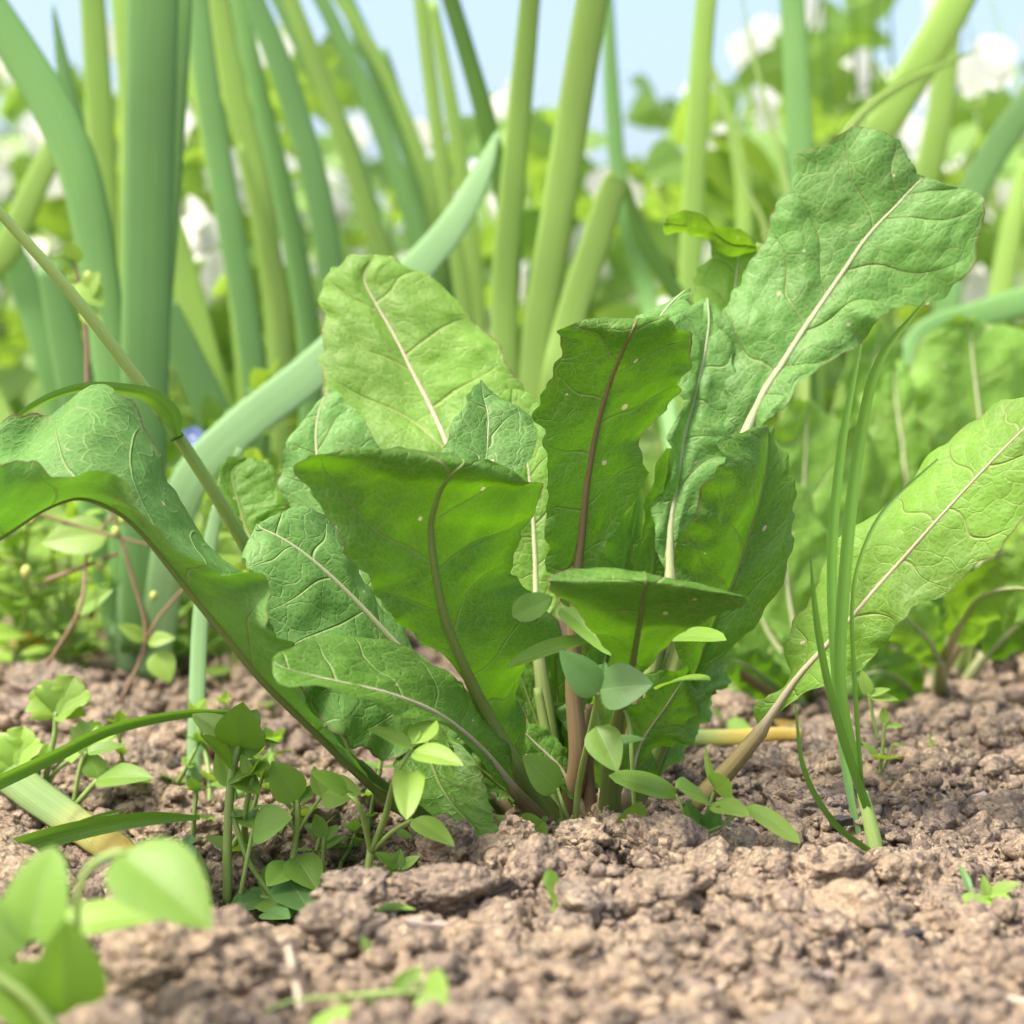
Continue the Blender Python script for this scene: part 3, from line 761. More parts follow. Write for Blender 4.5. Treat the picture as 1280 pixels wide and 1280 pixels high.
# light leaf between centre and middle leaves
leaf3(salad, [
    (668, 800, 672, 806, 678, 800, 65.6, 65.6, 65.6), (640, 735, 670, 740, 700, 735, 66, 66, 66), (634, 680, 668, 680, 706, 675, 66.4, 66.2, 66.4), (640, 620, 664, 620, 704, 610, 66.8, 66.6, 66.8), (632, 560, 656, 560, 694, 550, 67.2, 67, 67.2), (622, 510, 642, 512, 672, 505, 67.6, 67.4, 67.6), (632, 488, 640, 487, 650, 487, 67.8, 67.8, 67.8)],
    'leaf_young_lit', [(700, 1045, 65), (684, 900, 65.4)], 'rib', nv=90, nu=26, teeth=(.08, 14), ruffle=.0016, seed=18)
# inner smaller lobed leaves between the stalks: base pixel, tip pixel, half-width px, distances, material
inner = [
    ((735, 1040), (742, 900), (800, 610), 40, 65.5, 66.5, 'leaf_waxy', 21), ((728, 1040), (735, 850), (770, 640), 34, 66.2, 67.2, 'leaf_young_lit', 22),
    ((745, 1040), (800, 850), (836, 560), 30, 65.2, 66.2, 'leaf', 23), ((770, 1040), (800, 930), (862, 838), 40, 62.8, 62.2, 'leaf', 24),
    ((700, 1040), (680, 930), (636, 800), 34, 65.2, 65.8, 'leaf', 25), ((690, 1040), (650, 960), (630, 870), 30, 65.6, 66.4, 'leaf_waxy', 26),
    ((715, 1040), (700, 920), (690, 780), 34, 65.8, 66.6, 'leaf', 27), ((755, 1040), (752, 930), (742, 860), 26, 64.4, 64.2, 'leaf_young_lit', 28),
    ((790, 1040), (850, 900), (905, 790), 34, 65.5, 66.8, 'leaf_waxy', 29), ((780, 1040), (800, 880), (812, 740), 30, 66, 67, 'leaf', 30),
    ((680, 1030), (610, 970), (560, 930), 22, 62.6, 61.4, 'leaf', 31), ((745, 1040), (700, 960), (640, 900), 20, 63.4, 63, 'leaf', 32),
    ((650, 1040), (560, 930), (500, 830), 40, 65.4, 65.8, 'leaf_waxy', 33), ((660, 1040), (580, 950), (455, 880), 28, 65.2, 65, 'leaf', 34)]
for (b, m_, tp, hw, d0, d1, mt, sd_) in inner:
    pts = catmull(np.array([b, ((b[0] + m_[0]) / 2, (b[1] + m_[1]) / 2), m_, ((m_[0] + tp[0]) / 2, (m_[1] + tp[1]) / 2), tp], float), 9)
    st = []
    for i in range(2, 9):
        f = (i - 2) / 6
        tx, ty = pts[min(i + 1, 8)] - pts[i - 1]; l = math.hypot(tx, ty); nx_, ny_ = -ty / l, tx / l
        w = hw * (.12 + .9 * math.sin(math.pi * min(1, f ** 1.25 * .93 + .04)) ** .8) * (1 + .25 * math.sin(f * 17 + sd_))
        if i == 8: w = 2
        d = d0 + (d1 - d0) * (i / 8)
        x, y = pts[i]
        st.append((x - nx_ * w, y - ny_ * w, x, y, x + nx_ * w, y + ny_ * w, d, d - .5, d + .6))
    leaf3(salad, st, mt, [(b[0], b[1], d0), (pts[1][0], pts[1][1], d0)], 'rib_green' if sd_ % 2 else 'rib_pink', nv=70, nu=18, teeth=(.28, 17), ruffle=.002, seed=sd_, rib_r=(.0012, .0002), petiole_r=.0017)
# purple-tinged bare stalks between the leaves
for (a, b_, c_) in [((742, 1045, 63.4), (735, 960, 63.4), (738, 880, 63.6)), ((764, 1045, 63), (780, 960, 63.2), (800, 860, 63.6)), ((700, 1045, 63.2), (690, 960, 63.8), (672, 860, 64.4))]:
    pth = catmull(np.array([P(q[0], q[1], q[2] / 100) for q in (a, b_, c_)]), 20)
    tube('stalk', pth, np.linspace(.0026, .0014, 20), M['rib_purple'] if a[0] != 700 else M['rib_green'], salad, 9)

# ------------------------------------------------------------------ unit leaves for small plants
def unit_leaf(name, prof, mat, fold=.35, curl=.18, nt=11, nu=4, lobes=None, wave=0.0):
    vs, fs, uv = [], [], []
    for i in range(nt):
        t = i / (nt - 1)
        w = prof(t)
        for j in range(-nu, nu + 1):
            u = j / nu
            ww = w * (1 + (lobes(t, u) if lobes else 0))
            x = u * ww
            z = fold * abs(x) * (1 - .5 * abs(u)) - curl * t * t + wave * math.sin(t * 9 + u * 2) * abs(u)
            vs.append((x, t, z)); uv.append((u, t))
    nc = 2 * nu + 1
    for i in range(nt - 1):
        for j in range(nc - 1):
            a = i * nc + j
            fs.append((a, a + 1, a + nc + 1, a + nc))
    me = bpy.data.meshes.new(name)
    me.from_pydata(vs, [], fs)
    lay = me.uv_layers.new(name='uv')
    for lp in me.loops: lay.data[lp.index].uv = uv[lp.vertex_index]
    me.polygons.foreach_set('use_smooth', np.ones(len(me.polygons), bool))
    me.materials.append(M[mat])
    return me
ov = lambda t: .30 * math.sin(math.pi * min(1, t ** .72)) ** .8 + .012
pet = lambda t: .025 if t < .3 else .025 + .30 * math.sin(math.pi * (t - .3) / .7) ** .75
heart = lambda t: .42 * (1 - t) ** .6 * (t + .18) ** .35 * 1.15 + .004
rnd_ = lambda t: .40 * math.sin(math.pi * min(1, t ** .85)) ** .6 + .01
oblong = lambda t: .20 * math.sin(math.pi * min(1, t ** .9)) ** .5 + .01
lanc = lambda t: .16 * math.sin(math.pi * min(1, t ** .7)) ** .9 + .008
def lob(t, u): return .17 * math.cos(t * 21) * abs(u) if t > .25 else 0
UL = {}
for mt in ('weed', 'weed_light', 'weed_dark', 'pea', 'yellow_leaf'):
    UL['ovate', mt] = unit_leaf('leaf', ov, mt)
    UL['stalked', mt] = unit_leaf('leaf', pet, mt, .3, .22, 14)
    UL['heart', mt] = unit_leaf('leaf', heart, mt, .4, .2)
    UL['round', mt] = unit_leaf('leaf', rnd_, mt, .2, .15, wave=.02)
    UL['oblong', mt] = unit_leaf('leaf', oblong, mt, .3, .22)
    UL['lance', mt] = unit_leaf('leaf', lanc, mt, .4, .3)
    UL['lobed', mt] = unit_leaf('leaf', rnd_, mt, .45, .05, 22, 5, lob, .04)
def orient(base, tip, n, w=1.0):
    y = Vector(tip) - Vector(base); l = y.length; y.normalize()
    n = Vector(n)
    x = y.cross(n)
    if x.length < 1e-4: x = y.cross(Vector((1, .2, 0)))
    x.normalize(); z = x.cross(y)
    return Matrix(((x.x * l * w, y.x * l, z.x * l, base[0]), (x.y * l * w, y.y * l, z.y * l, base[1]), (x.z * l * w, y.z * l, z.z * l, base[2]), (0, 0, 0, 1)))
def put_leaf(parent, kind, mt, base, tip, n=(0, -.5, .85), w=1.0, name='leaf'):
    o = bpy.data.objects.new(name, UL[kind, mt]); COL.objects.link(o); o.parent = parent
    o.matrix_basis = Matrix.Translation(-root_loc(parent)) @ orient(base, tip, n, w)
    return o
def copy_tree(o, parent=None):
    c = o.copy(); COL.objects.link(c); c.parent = parent
    for ch in list(o.children): copy_tree(ch, c)
    return c

# ------------------------------------------------------------------ onions and leeks
def on_ground(px, d):
    x = (px - 640) / FPX * d
    y = d * math.cos(PITCH)
    return Vector((x, y, gz(x, y)))
def onion(label, bpx, bd, leaves, group=None, name='onion_plant', sheath=.007, cat='onion plant'):
    b = on_ground(bpx, bd)
    b.z -= .004
    root = empty(name, b, label, cat, group)
    for q in leaves:
        pts, ws, mt = q[0], q[1], q[2]
        flat = q[3] if len(q) > 3 else .38
        path = [np.array(P(p[0], p[1], p[2])) for p in pts]
        top = np.array(b) + (0, 0, .03)
        if np.linalg.norm(path[-1] - np.array(b)) > .02:
            ww = list(ws) + [ws[-1] * .9, ws[-1] * .75]
            j = np.array([rnd.uniform(-.004, .004), rnd.uniform(-.004, .004), 0])
            path = path + [top + j, np.array(b) + j * .5]
        else: ww = list(ws)
        dd = [p[2] for p in pts] + [bd, bd]
        rad = [w_ / FPX * d_ / 2 for w_, d_ in zip(ww, dd)]
        n = 46
        cp = catmull(np.array(path), n)[::-1]
        cr = np.maximum(catmull(np.array(rad)[:, None], n)[::-1, 0] * (.85 if group else 1.0), .0004)
        tube('leaf', cp, cr, M[mt], root, 16, flat * .45, twist=(0 if sheath is None else 1) * (rnd.uniform(-.3, .3) + rnd.uniform(-.3, .3) * np.linspace(-1, 1, n)))
    if sheath:
        tube('stem_base', [np.array(b), np.array(b) + (0, 0, .02), np.array(b) + (0, 0, .045)], [sheath * 1.1, sheath, sheath * .85], M['onion_pale'], root, 14)
    return root
D = lambda pts, d: [(p[0], p[1], d if len(p) < 3 else p[2]) for p in pts]
onion('tall dark green leek with broad flat upright leaves beside the chickweed', 172, .885, [
    (D([(192, -70), (189, 100), (184, 300), (180, 560), (174, 800)], .865), [66, 63, 62, 58, 48], 'onion'),
    (D([(222, -70), (214, 100), (200, 300), (182, 520), (178, 780)], .885), [46, 44, 44, 44, 40], 'onion'),
    (D([(-60, -60), (30, 75), (82, 170), (112, 270), (140, 470), (160, 740)], .90), [46, 50, 52, 50, 44, 36], 'onion', .6),
    (D([(60, 330), (95, 480), (125, 620), (150, 780)], .91), [30, 48, 46, 40], 'onion'),
    ([(622, 165, .93), (600, 220, .92), (560, 290, .91), (480, 378, .89), (390, 464, .87), (300, 535, .855), (238, 600, .85), (212, 690, .855), (200, 780, .865), (188, 850, .875)], [6, 26, 38, 46, 50, 50, 48, 46, 44, 38], 'onion_pale', .3)], name='leek_plant', cat='leek', sheath=.010)
OG = 'onion plants in a row behind the salad plant'
OL = 'tall green onion plant with slender leaves in the row behind the salad plant'
onion('onion plant crossing behind the dark leek with one tapering pointed leaf', 150, 1.02, [
    (D([(66, 5), (80, 90), (98, 190), (112, 320), (130, 500)], .98), [4, 22, 34, 36, 34], 'onion', .5),
    (D([(112, -60), (122, 100), (130, 240), (134, 420)], 1.02), [36, 40, 38, 34], 'onion_light'),
    (D([(145, -60), (160, 60), (166, 200), (160, 420)], 1.06), [34, 38, 40, 36], 'onion_light'),
    (D([(88, 150), (50, 220), (10, 310), (-40, 420)], 1.04), [36, 38, 40, 30], 'onion_light', .4),
    (D([(-30, 230), (20, 330), (60, 440), (100, 620)], 1.05), [20, 44, 48, 40], 'onion')], OG)
onion('onion plant right of the dark leek with leaves leaning over to the left', 330, 1.0, [
    (D([(238, -60), (258, 100), (284, 260), (318, 470), (326, 640)], .97), [34, 36, 38, 36, 34], 'onion', .5),
    (D([(262, -60), (290, 100), (325, 250), (348, 430), (345, 640)], 1.0), [30, 36, 38, 36, 34], 'onion_light', .5),
    (D([(282, -60), (322, 110), (362, 280), (388, 450), (380, 640)], 1.02), [28, 30, 34, 36, 34], 'onion', .6),
    (D([(180, 180), (218, 300), (258, 450), (300, 600)], 1.05), [18, 40, 44, 40], 'onion_light', .4),
    (D([(205, 380), (235, 450), (275, 540), (310, 660)], .96), [38, 50, 52, 40], 'onion', .5),
    (D([(222, -60), (246, 80), (276, 230), (300, 380), (318, 600)], 1.04), [30, 34, 34, 32, 30], 'onion_light', .5),
    (D([(300, 180), (330, 290), (352, 400), (350, 600)], .99), [6, 22, 26, 28], 'onion_light', .5)], OG)
onion('onion plant with thin crowded leaves behind the tall spotted back leaf', 455, 1.06, [
    (D([(290, -60), (350, 80), (395, 230), (420, 380), (440, 560)], 1.0), [36, 38, 40, 40, 36], 'onion', .6),
    (D([(340, -60), (410, 120), (455, 250), (490, 380), (480, 600)], 1.08), [24, 28, 30, 30, 28], 'onion_light', .6),
    (D([(372, -60), (450, 100), (510, 260), (540, 400), (500, 600)], 1.12), [22, 26, 28, 28, 26], 'onion', .6),
    (D([(420, -30), (480, 110), (530, 240), (560, 400), (520, 600)], 1.16), [22, 30, 30, 28, 26], 'onion', .6),
    (D([(330, 60), (380, 200), (420, 300), (450, 440)], 1.1), [8, 22, 26, 28], 'onion_light', .6),
    (D([(385, -60), (470, 70), (522, 190), (548, 310), (530, 520)], 1.14), [18, 20, 22, 24, 24], 'onion_light', .6),
    (D([(318, -60), (378, 60), (440, 190), (472, 320), (470, 520)], 1.12), [20, 24, 26, 26, 24], 'onion', .6)], OG)
onion('onion plant with narrow leaves against the sky left of the widest light leaf', 600, 1.08, [
    (D([(518, -60), (535, 80), (556, 230), (580, 380), (595, 560)], 1.05), [20, 22, 22, 24, 24], 'onion_light', .5),
    (D([(540, 0), (560, 110), (580, 230), (596, 380), (600, 560)], 1.08), [16, 22, 24, 26, 26], 'onion_light', .5),
    (D([(545, -60), (585, 70), (612, 170), (640, 320), (620, 520)], 1.0), [26, 27, 30, 28, 26], 'grass', .7),
    (D([(480, 60), (520, 200), (560, 330), (590, 480)], 1.15), [10, 24, 26, 26], 'onion', .6)], OG)
onion('light green onion plant with wide leaves and one snapped-over leaf', 668, .96, [
    (D([(668, -60), (655, 80), (642, 220), (630, 380), (640, 560)], .94), [32, 36, 38, 40, 38], 'onion_light', .4),
    (D([(750, -60), (722, 110), (698, 260), (672, 430), (664, 600)], .93), [50, 50, 50, 48, 42], 'onion_light', .5),
    (D([(775, 222), (765, 240), (742, 310), (710, 410), (688, 520)], .92), [36, 40, 44, 44, 38], 'onion_light', .35)], OG)
onion('onion plant with one pale leaf beside the curled leaf tip', 860, 1.08, [
    (D([(782, 232), (800, 290), (835, 350), (870, 420), (872, 560)], 1.0), [12, 22, 24, 24, 26], 'grass', .7),
    (D([(888, -60), (876, 80), (868, 220), (862, 380), (862, 560)], 1.05), [32, 34, 34, 34, 30], 'onion_light', .4),
    (D([(760, -20), (765, 120), (780, 260), (820, 420)], 1.2), [14, 24, 26, 28], 'onion', .6),
    (D([(880, 60), (920, 180), (930, 300), (900, 480)], 1.2), [10, 20, 26, 26], 'onion_light', .6)], OG)
onion('onion plant with a dark upright leaf behind the big top leaf', 1010, 1.1, [
    (D([(985, -60), (994, 60), (1000, 200), (1005, 380)], 1.05), [36, 38, 40, 38], 'onion', .5),
    (D([(1230, -70), (1180, 30), (1120, 130), (1060, 240), (1020, 420)], 1.08), [54, 54, 52, 48, 42], 'onion_light', .5),
    (D([(1185, 40), (1172, 160), (1130, 320), (1060, 500)], 1.15), [34, 40, 40, 36], 'onion_light', .4)], OG)
onion('onion plant with a leaf bending low behind the yellow spotted leaf', 1180, 1.16, [
    (D([(1310, 100), (1240, 195), (1195, 300), (1180, 460)], 1.1), [44, 44, 44, 40], 'onion', .5),
    (D([(1280, 200), (1262, 300), (1240, 420), (1200, 560)], 1.2), [16, 34, 38, 36], 'onion_light', .5),
    (D([(1320, 365), (1220, 395), (1150, 425), (1130, 520)], 1.05), [44, 42, 40, 34], 'onion', .45)], OG)
onion('narrow pale blue-green onion leaf rising from the soil beside the tallest front chickweed', 240, .70, [
    ([(300, 560, .745), (270, 645, .74), (252, 760, .73), (245, 900, .715), (241, 1000, .705)], [8, 16, 20, 20, 18], 'onion_pale', .5)], None, sheath=None)
def fallen(label, pts, ws, mt, name='fallen_leaf', flat=.4, lift=.002, cat='fallen leaf'):
    path = []
    for (x, y) in pts:
        q, d = ground_hit(x, y); path.append(np.array(q) + (0, 0, lift))
    c = catmull(np.array(path), 40)
    w = np.array([w_ / FPX * np.linalg.norm(p - np.array(CC)) / 2 for w_, p in zip(ws, path)])
    r = catmull(w[:, None], 40)[:, 0]
    c[:, 2] = np.maximum(c[:, 2], ground_h(c[:, 0], c[:, 1], False) + lift)
    o = tube(name, c, np.maximum(r, .0003), M[mt], None, 12, flat, loc=path[0])
    return props(o, label, cat)
fallen('yellowing fallen onion leaf lying on soil under the dark curving grass blade', [(-40, 965), (30, 1025), (110, 1085), (170, 1135), (190, 1152)], [44, 44, 40, 34, 26], 'onion_dry', lift=.011)
fallen('fallen green onion leaf with yellow tip lying behind the salad stalks', [(800, 960), (860, 957), (930, 957), (1002, 955)], [18, 20, 20, 14], 'onion_dry', lift=.010)
fallen('orange-yellow withered onion leaf lying among the chickweed', [(20, 850), (70, 826), (115, 812), (150, 800)], [14, 30, 32, 26], 'onion_old', lift=.016)

# ------------------------------------------------------------------ grasses
def blade_geo(path, widths, keel=.25, wide=None):
    path = np.asarray(path, float); n = len(path)
    tan = np.gradient(path, axis=0); tan /= np.linalg.norm(tan, axis=1)[:, None] + 1e-12
    vs = []
    for i in range(n):
        ref = np.array(wide) if wide is not None else np.cross(tan[i], path[i] - np.array(CC))
        ref = ref - tan[i] * ref.dot(tan[i]); ref /= np.linalg.norm(ref) + 1e-12
        b = np.cross(tan[i], ref)
        w = widths[i] / 2
        for u in (-1, -.5, 0, .5, 1):
            vs.append(path[i] + ref * u * w - b * keel * w * (1 - abs(u)))
    fs = [(i * 5 + j, i * 5 + j + 1, i * 5 + j + 6, i * 5 + j + 5) for i in range(n - 1) for j in range(4)]
    uv = np.array([[j / 20, i / (n - 1)] for i in range(n) for j in range(5)])
    return vs, fs, uv
def blade(parent, pts, ws, mt='grass', name='blade', keel=.3, wide=None, n=40):
    c = catmull(np.array([P(p[0], p[1], p[2]) for p in pts]), n)
    w = np.array([w_ / FPX * p[2] for w_, p in zip(ws, pts)])
    w = np.maximum(catmull(w[:, None], n)[:, 0], .0003)
    vs, fs, uv = blade_geo(c, w, keel, wide)
    return mesh_obj(name, vs, fs, M[mt], parent, {'uv': uv})
def stem(parent, pts, r_px, mt='stem', name='stem', sides=7, n=24):
    c = catmull(np.array([P(p[0], p[1], p[2]) for p in pts]), n)
    r = np.array([w_ / FPX * p[2] / 2 for w_, p in zip(r_px, pts)])
    r = np.maximum(catmull(r[:, None], n)[:, 0], .0002)
    return tube(name, c, r, M[mt], parent, sides)
q, d = ground_hit(1097, 1076)
gt = empty('grass_tuft', q, 'upright tuft of narrow grass blades growing in bare soil in front of the light leaf', 'grass tuft')
d0 = d
stem(gt, [(1099, 1078, d0), (1088, 1030, d0), (1078, 990, d0)], [20, 18, 14], 'grass_pale', 'sheath', 10)
blade(gt, [(1080, 1000, d0), (1058, 920, d0 + .004), (1046, 850, d0 + .008), (1040, 700, d0 + .012), (1052, 560, d0 + .012), (1076, 430, d0 + .012)], [8, 11, 13, 13, 11, 4])
blade(gt, [(1086, 1030, d0), (1066, 940, d0), (1050, 850, d0), (1056, 720, d0), (1072, 570, d0), (1098, 455, d0 - .004), (1156, 376, d0 - .01)], [8, 12, 15, 16, 15, 12, 2])
blade(gt, [(1084, 1010, d0 - .002), (1056, 930, d0 - .006), (1034, 850, d0 - .01), (1020, 770, d0 - .012), (1013, 695, d0 - .014)], [11, 11, 10, 8, 2])
blade(gt, [(1096, 1070, d0 - .002), (1044, 1030, d0 - .01), (1006, 965, d0 - .014), (994, 882, d0 - .014)], [7, 8, 7, 2])
blade(gt, [(1078, 990, d0 - .002), (1070, 880, d0 - .008), (1065, 760, d0 - .012), (1078, 690, d0 - .012), (1110, 632, d0 - .010), (1172, 574, d0 - .006)], [5, 6, 5, 5, 5, 2], 'grass')  # real blade below; upper bend models the blade's shadow on the leaf
q2, d2 = ground_hit(1076, 1048)
blade(gt, [(1076, 1050, d2), (1064, 1000, d2), (1054, 930, d2), (1050, 840, d2), (1044, 780, d2)], [6, 9, 12, 11, 5], 'onion', 'blade')

q, d = ground_hit(455, 985)
gs = empty('grass_stalk', q, 'long pale grass stalk leaning across the leek with one arching blade', 'grass stalk')
stem(gs, [(455, 985, d), (400, 870, .71), (312, 692, .665), (216, 536, .64), (100, 380, .625), (0, 266, .615), (-60, 200, .61)], [17, 17, 17, 16, 15, 13, 11], 'grass_pale', 'stem', 10)
blade(gs, [(222, 545, .634), (214, 520, .632), (192, 497, .628), (160, 487, .622), (105, 484, .615), (50, 502, .61), (0, 540, .605), (-50, 600, .60)], [10, 26, 22, 16, 13, 11, 9, 5], keel=.6, wide=(.25, -.35, .9))
stem(gs, [(222, 548, .6375), (208, 522, .6375), (190, 498, .637)], [19, 19, 16], 'grass', 'sheath')

q, d = ground_hit(-60, 1085)
gb = empty('grass_clump', q, 'low clump of dark curving grass blades lying across the soil below the lobed seedlings', 'grass clump')
blade(gb, [(-70, 1100, .60), (0, 1068, .60), (90, 1040, .60), (180, 1024, .60), (250, 1022, .605)], [26, 30, 27, 20, 6], keel=.5, wide=(0, -.3, 1))
blade(gb, [(-60, 1010, .62), (0, 978, .62), (70, 945, .63), (140, 912, .64), (230, 893, .65), (310, 890, .66)], [14, 20, 19, 16, 12, 3], 'grass', keel=.5, wide=(0, -.3, 1))
blade(gb, [(60, 1045, .61), (120, 1022, .615), (160, 1010, .62)], [8, 7, 1], 'grass')
blade(gb, [(180, 1030, .66), (260, 1026, .665), (340, 1032, .67), (430, 1042, .68)], [14, 16, 15, 4], 'onion', keel=.3, wide=(0, -.3, 1))

# thin fallen green leaf tuft behind the left stalk (fine spiky leaves)
q, d = ground_hit(500, 925)
sp = empty('spiky_seedling', q, 'small tuft of fine dark needle leaves beneath the low front leaf', 'seedling')
for k in range(12):
    x0 = 455 + k * 8 + rnd.uniform(-3, 3)
    blade(sp, [(x0, 930 - rnd.uniform(0, 10), d), (x0 + rnd.uniform(-6, 8), 905, d), (x0 + rnd.uniform(-14, 16), 880 - rnd.uniform(0, 12), d)], [5, 5, 1], 'grass', n=8)

# background grasses
def bg_grass(label, stems, d, mt='grass_pale'):
    b = on_ground(stems[0][-1][0], d)
    g = empty('tall_grass', b, label, 'tall grass')
    for s_ in stems:
        pts = [(p[0], p[1], d) for p in s_]
        tb = P(s_[-1][0], 640 + FPX * (CAMH / d - math.tan(PITCH)), d)
        c = catmull(np.array([P(*p) for p in pts] + [np.array(on_ground(s_[-1][0], d))]), 24)
        tube('stem', c, np.linspace(.0005, .0022, 24) * d, M[mt], g, 6)
    return g
bg_grass('thin dark grass stems against the sky beside the big top leaf', [[(1028, -40), (1032, 60), (1036, 160), (1050, 400)], [(1065, -30), (1068, 60), (1072, 150), (1080, 380)], [(1095, -50), (1092, 40), (1088, 150), (1090, 400)], [(1110, -20), (1114, 60), (1116, 200), (1110, 400)], [(1040, -60), (1020, 20), (1005, 90), (1010, 400)]], 1.5, 'grass')
bg_grass('pale flowering grass stem behind the curled leaf tip', [[(920, -40), (940, 60), (962, 150), (984, 235), (1000, 420)], [(880, 60), (905, 140), (930, 230), (960, 300), (980, 480)]], 1.05)
bg_grass('slender grass stems bending at the sky edge beyond the yellow spotted leaf', [[(1225, -50), (1250, 40), (1275, 120), (1280, 300)], [(1205, 10), (1225, 90), (1240, 200), (1250, 400)], [(1268, 306), (1240, 312), (1210, 330), (1195, 420)]], 1.4)
g = bg_grass('narrow pale grass leaf arching past the top of the big leaf', [[(1198, 72), (1120, 108), (1065, 155), (1030, 230), (1010, 420)]], 1.0)
blade(g, [(1225, 62, 1.0), (1195, 74, 1.0), (1140, 98, 1.0), (1090, 130, 1.0), (1050, 170, 1.0)], [2, 6, 14, 16, 10], 'onion_light')

# ------------------------------------------------------------------ second and third salad plants, right rear; sun shining through is painted as lighter leaf colour
def simple_leaf(parent, pts, hw, d0, d1, mt, seed, rib='rib', stalk0=None, teeth=(.08, 12)):
    c = catmull(np.array(pts, float), 9)
    st = []
    for i in range(9):
        f = i / 8
        tx, ty = c[min(i + 1, 8)] - c[max(i - 1, 0)]; l = math.hypot(tx, ty); a, b = -ty / l, tx / l
        w = hw * (.10 + .95 * math.sin(math.pi * min(1, f ** 1.15 * .9 + .05)) ** .75)
        if i == 8: w = hw * .12
        dd = d0 + (d1 - d0) * f
        st.append((c[i][0] - a * w, c[i][1] - b * w, c[i][0], c[i][1], c[i][0] + a * w, c[i][1] + b * w, dd, dd - .012 * hw, dd + .02 * hw))
    return leaf3(parent, st, mt, stalk0, rib, nv=60, nu=20, teeth=teeth, ruffle=.003, seed=seed, quilt=.0015, nveins=6, rib_r=(.0018, .0003), petiole_r=.0026)
b = on_ground(1175, .89)
s2 = empty('salad_plant', b, 'light yellow-green salad plant with rounded spotted leaves behind the pale right leaf', 'leafy plant')
SB = (1175, 905, 89)
simple_leaf(s2, [(1232, 660), (1226, 540), (1216, 450), (1212, 396)], 72, 88, 90, 'leaf_young_lit', 41, stalk0=[SB, (1215, 780, 88)])
simple_leaf(s2, [(1135, 640), (1128, 560), (1120, 500), (1118, 452)], 44, 92, 95, 'leaf_young_lit', 42, stalk0=[SB, (1150, 780, 91)])
simple_leaf(s2, [(1085, 640), (1088, 560), (1092, 480), (1100, 400)], 46, 94, 97, 'leaf_young_lit', 43, stalk0=[SB, (1120, 780, 92)])
simple_leaf(s2, [(1190, 800), (1220, 750), (1270, 735), (1330, 745)], 44, 80, 72, 'leaf_young_lit', 44, stalk0=[SB, (1175, 850, 85)])
simple_leaf(s2, [(1175, 830), (1160, 800), (1130, 770), (1100, 760)], 34, 82, 78, 'leaf_young_lit', 45, stalk0=[SB])
simple_leaf(s2, [(1150, 880), (1125, 850), (1095, 840), (1050, 860)], 34, 86, 80, 'leaf', 46, stalk0=[SB])
simple_leaf(s2, [(1190, 850), (1190, 790), (1200, 720), (1215, 670)], 36, 90, 92, 'leaf', 47, stalk0=[SB])
simple_leaf(s2, [(1230, 820), (1262, 790), (1290, 770), (1320, 770)], 36, 86, 84, 'leaf', 48, stalk0=[SB])
simple_leaf(s2, [(1270, 560), (1290, 500), (1300, 440), (1310, 400)], 50, 92, 94, 'leaf_young_lit', 49, stalk0=[SB, (1240, 700, 90)])
for (a_, b_, c_) in [((1150, 900), (1185, 830), (1222, 770)), ((1190, 905), (1240, 850), (1300, 812)), ((1205, 905), (1212, 840), (1218, 770)), ((1160, 900), (1150, 850), (1170, 790))]:
    stem(s2, [(a_[0], a_[1], .885), (b_[0], b_[1], .875), (c_[0], c_[1], .87)], [15, 14, 12], 'rib_purple' if a_[0] < 1200 else 'rib_green', 'leaf_stalk')
b = on_ground(1015, .90)
s3 = empty('salad_plant', b, 'light green salad plant half hidden behind the dark folded leaf', 'leafy plant')
SC = (1015, 895, 90)
simple_leaf(s3, [(1005, 800), (1000, 700), (1005, 600), (1010, 500)], 62, 84, 87, 'leaf_young_lit', 51, stalk0=[SC])
simple_leaf(s3, [(1000, 820), (985, 740), (980, 660), (975, 590)], 52, 80, 81, 'leaf_young_lit', 52, stalk0=[SC])
simple_leaf(s3, [(1030, 780), (1050, 700), (1062, 600), (1068, 520)], 52, 88, 91, 'leaf_young_lit', 53, stalk0=[SC])
simple_leaf(s3, [(1000, 840), (960, 790), (930, 700), (915, 600)], 44, 86, 88, 'leaf', 54, stalk0=[SC])
simple_leaf(s3, [(1040, 850), (1090, 780), (1110, 700), (1120, 640)], 42, 88, 90, 'leaf', 55, stalk0=[SC])
simple_leaf(s3, [(1000, 880), (960, 850), (930, 830), (890, 822)], 26, 84, 78, 'leaf', 56, stalk0=[SC])
stem(s3, [(1030, 925, .84), (980, 880, .82), (922, 838, .80)], [16, 15, 12], 'rib_purple', 'leaf_stalk')
o = put_leaf(s3, 'lance', 'yellow_leaf', P(1030, 942, .80), P(985, 895, .79), (0, -.6, .6), 1.4)
o['label'] = 'withered yellow leaf'

# ------------------------------------------------------------------ peas with white flowers
def petal_geo():
    vs, fs = [], []
    def disc(c, rx, ry, bend, tilt, nx_=8):
        b0 = len(vs)
        vs.append(tuple(c))
        for r_ in (.55, 1.0):
            for k in range(nx_):
                a = 2 * math.pi * k / nx_
                x, z = rx * r_ * math.cos(a), ry * r_ * math.sin(a)
                y = bend * x * x / rx + tilt * z
                vs.append((c[0] + x, c[1] + y, c[2] + z))
        for k in range(nx_):
            k2 = (k + 1) % nx_
            fs.append((b0, b0 + 1 + k, b0 + 1 + k2)); fs.append((b0 + 1 + k, b0 + 1 + nx_ + k, b0 + 1 + nx_ + k2, b0 + 1 + k2))
    disc((0, .004, .008), .0125, .0105, -.55, .25)      # standard
    disc((-.003, -.004, .000), .0055, .008, .5, -.3)     # wings
    disc((.003, -.004, .000), .0055, .008, .5, -.3)
    return vs, fs
pv, pf = petal_geo()
flower_me = bpy.data.meshes.new('flower'); flower_me.from_pydata(pv, [], pf)
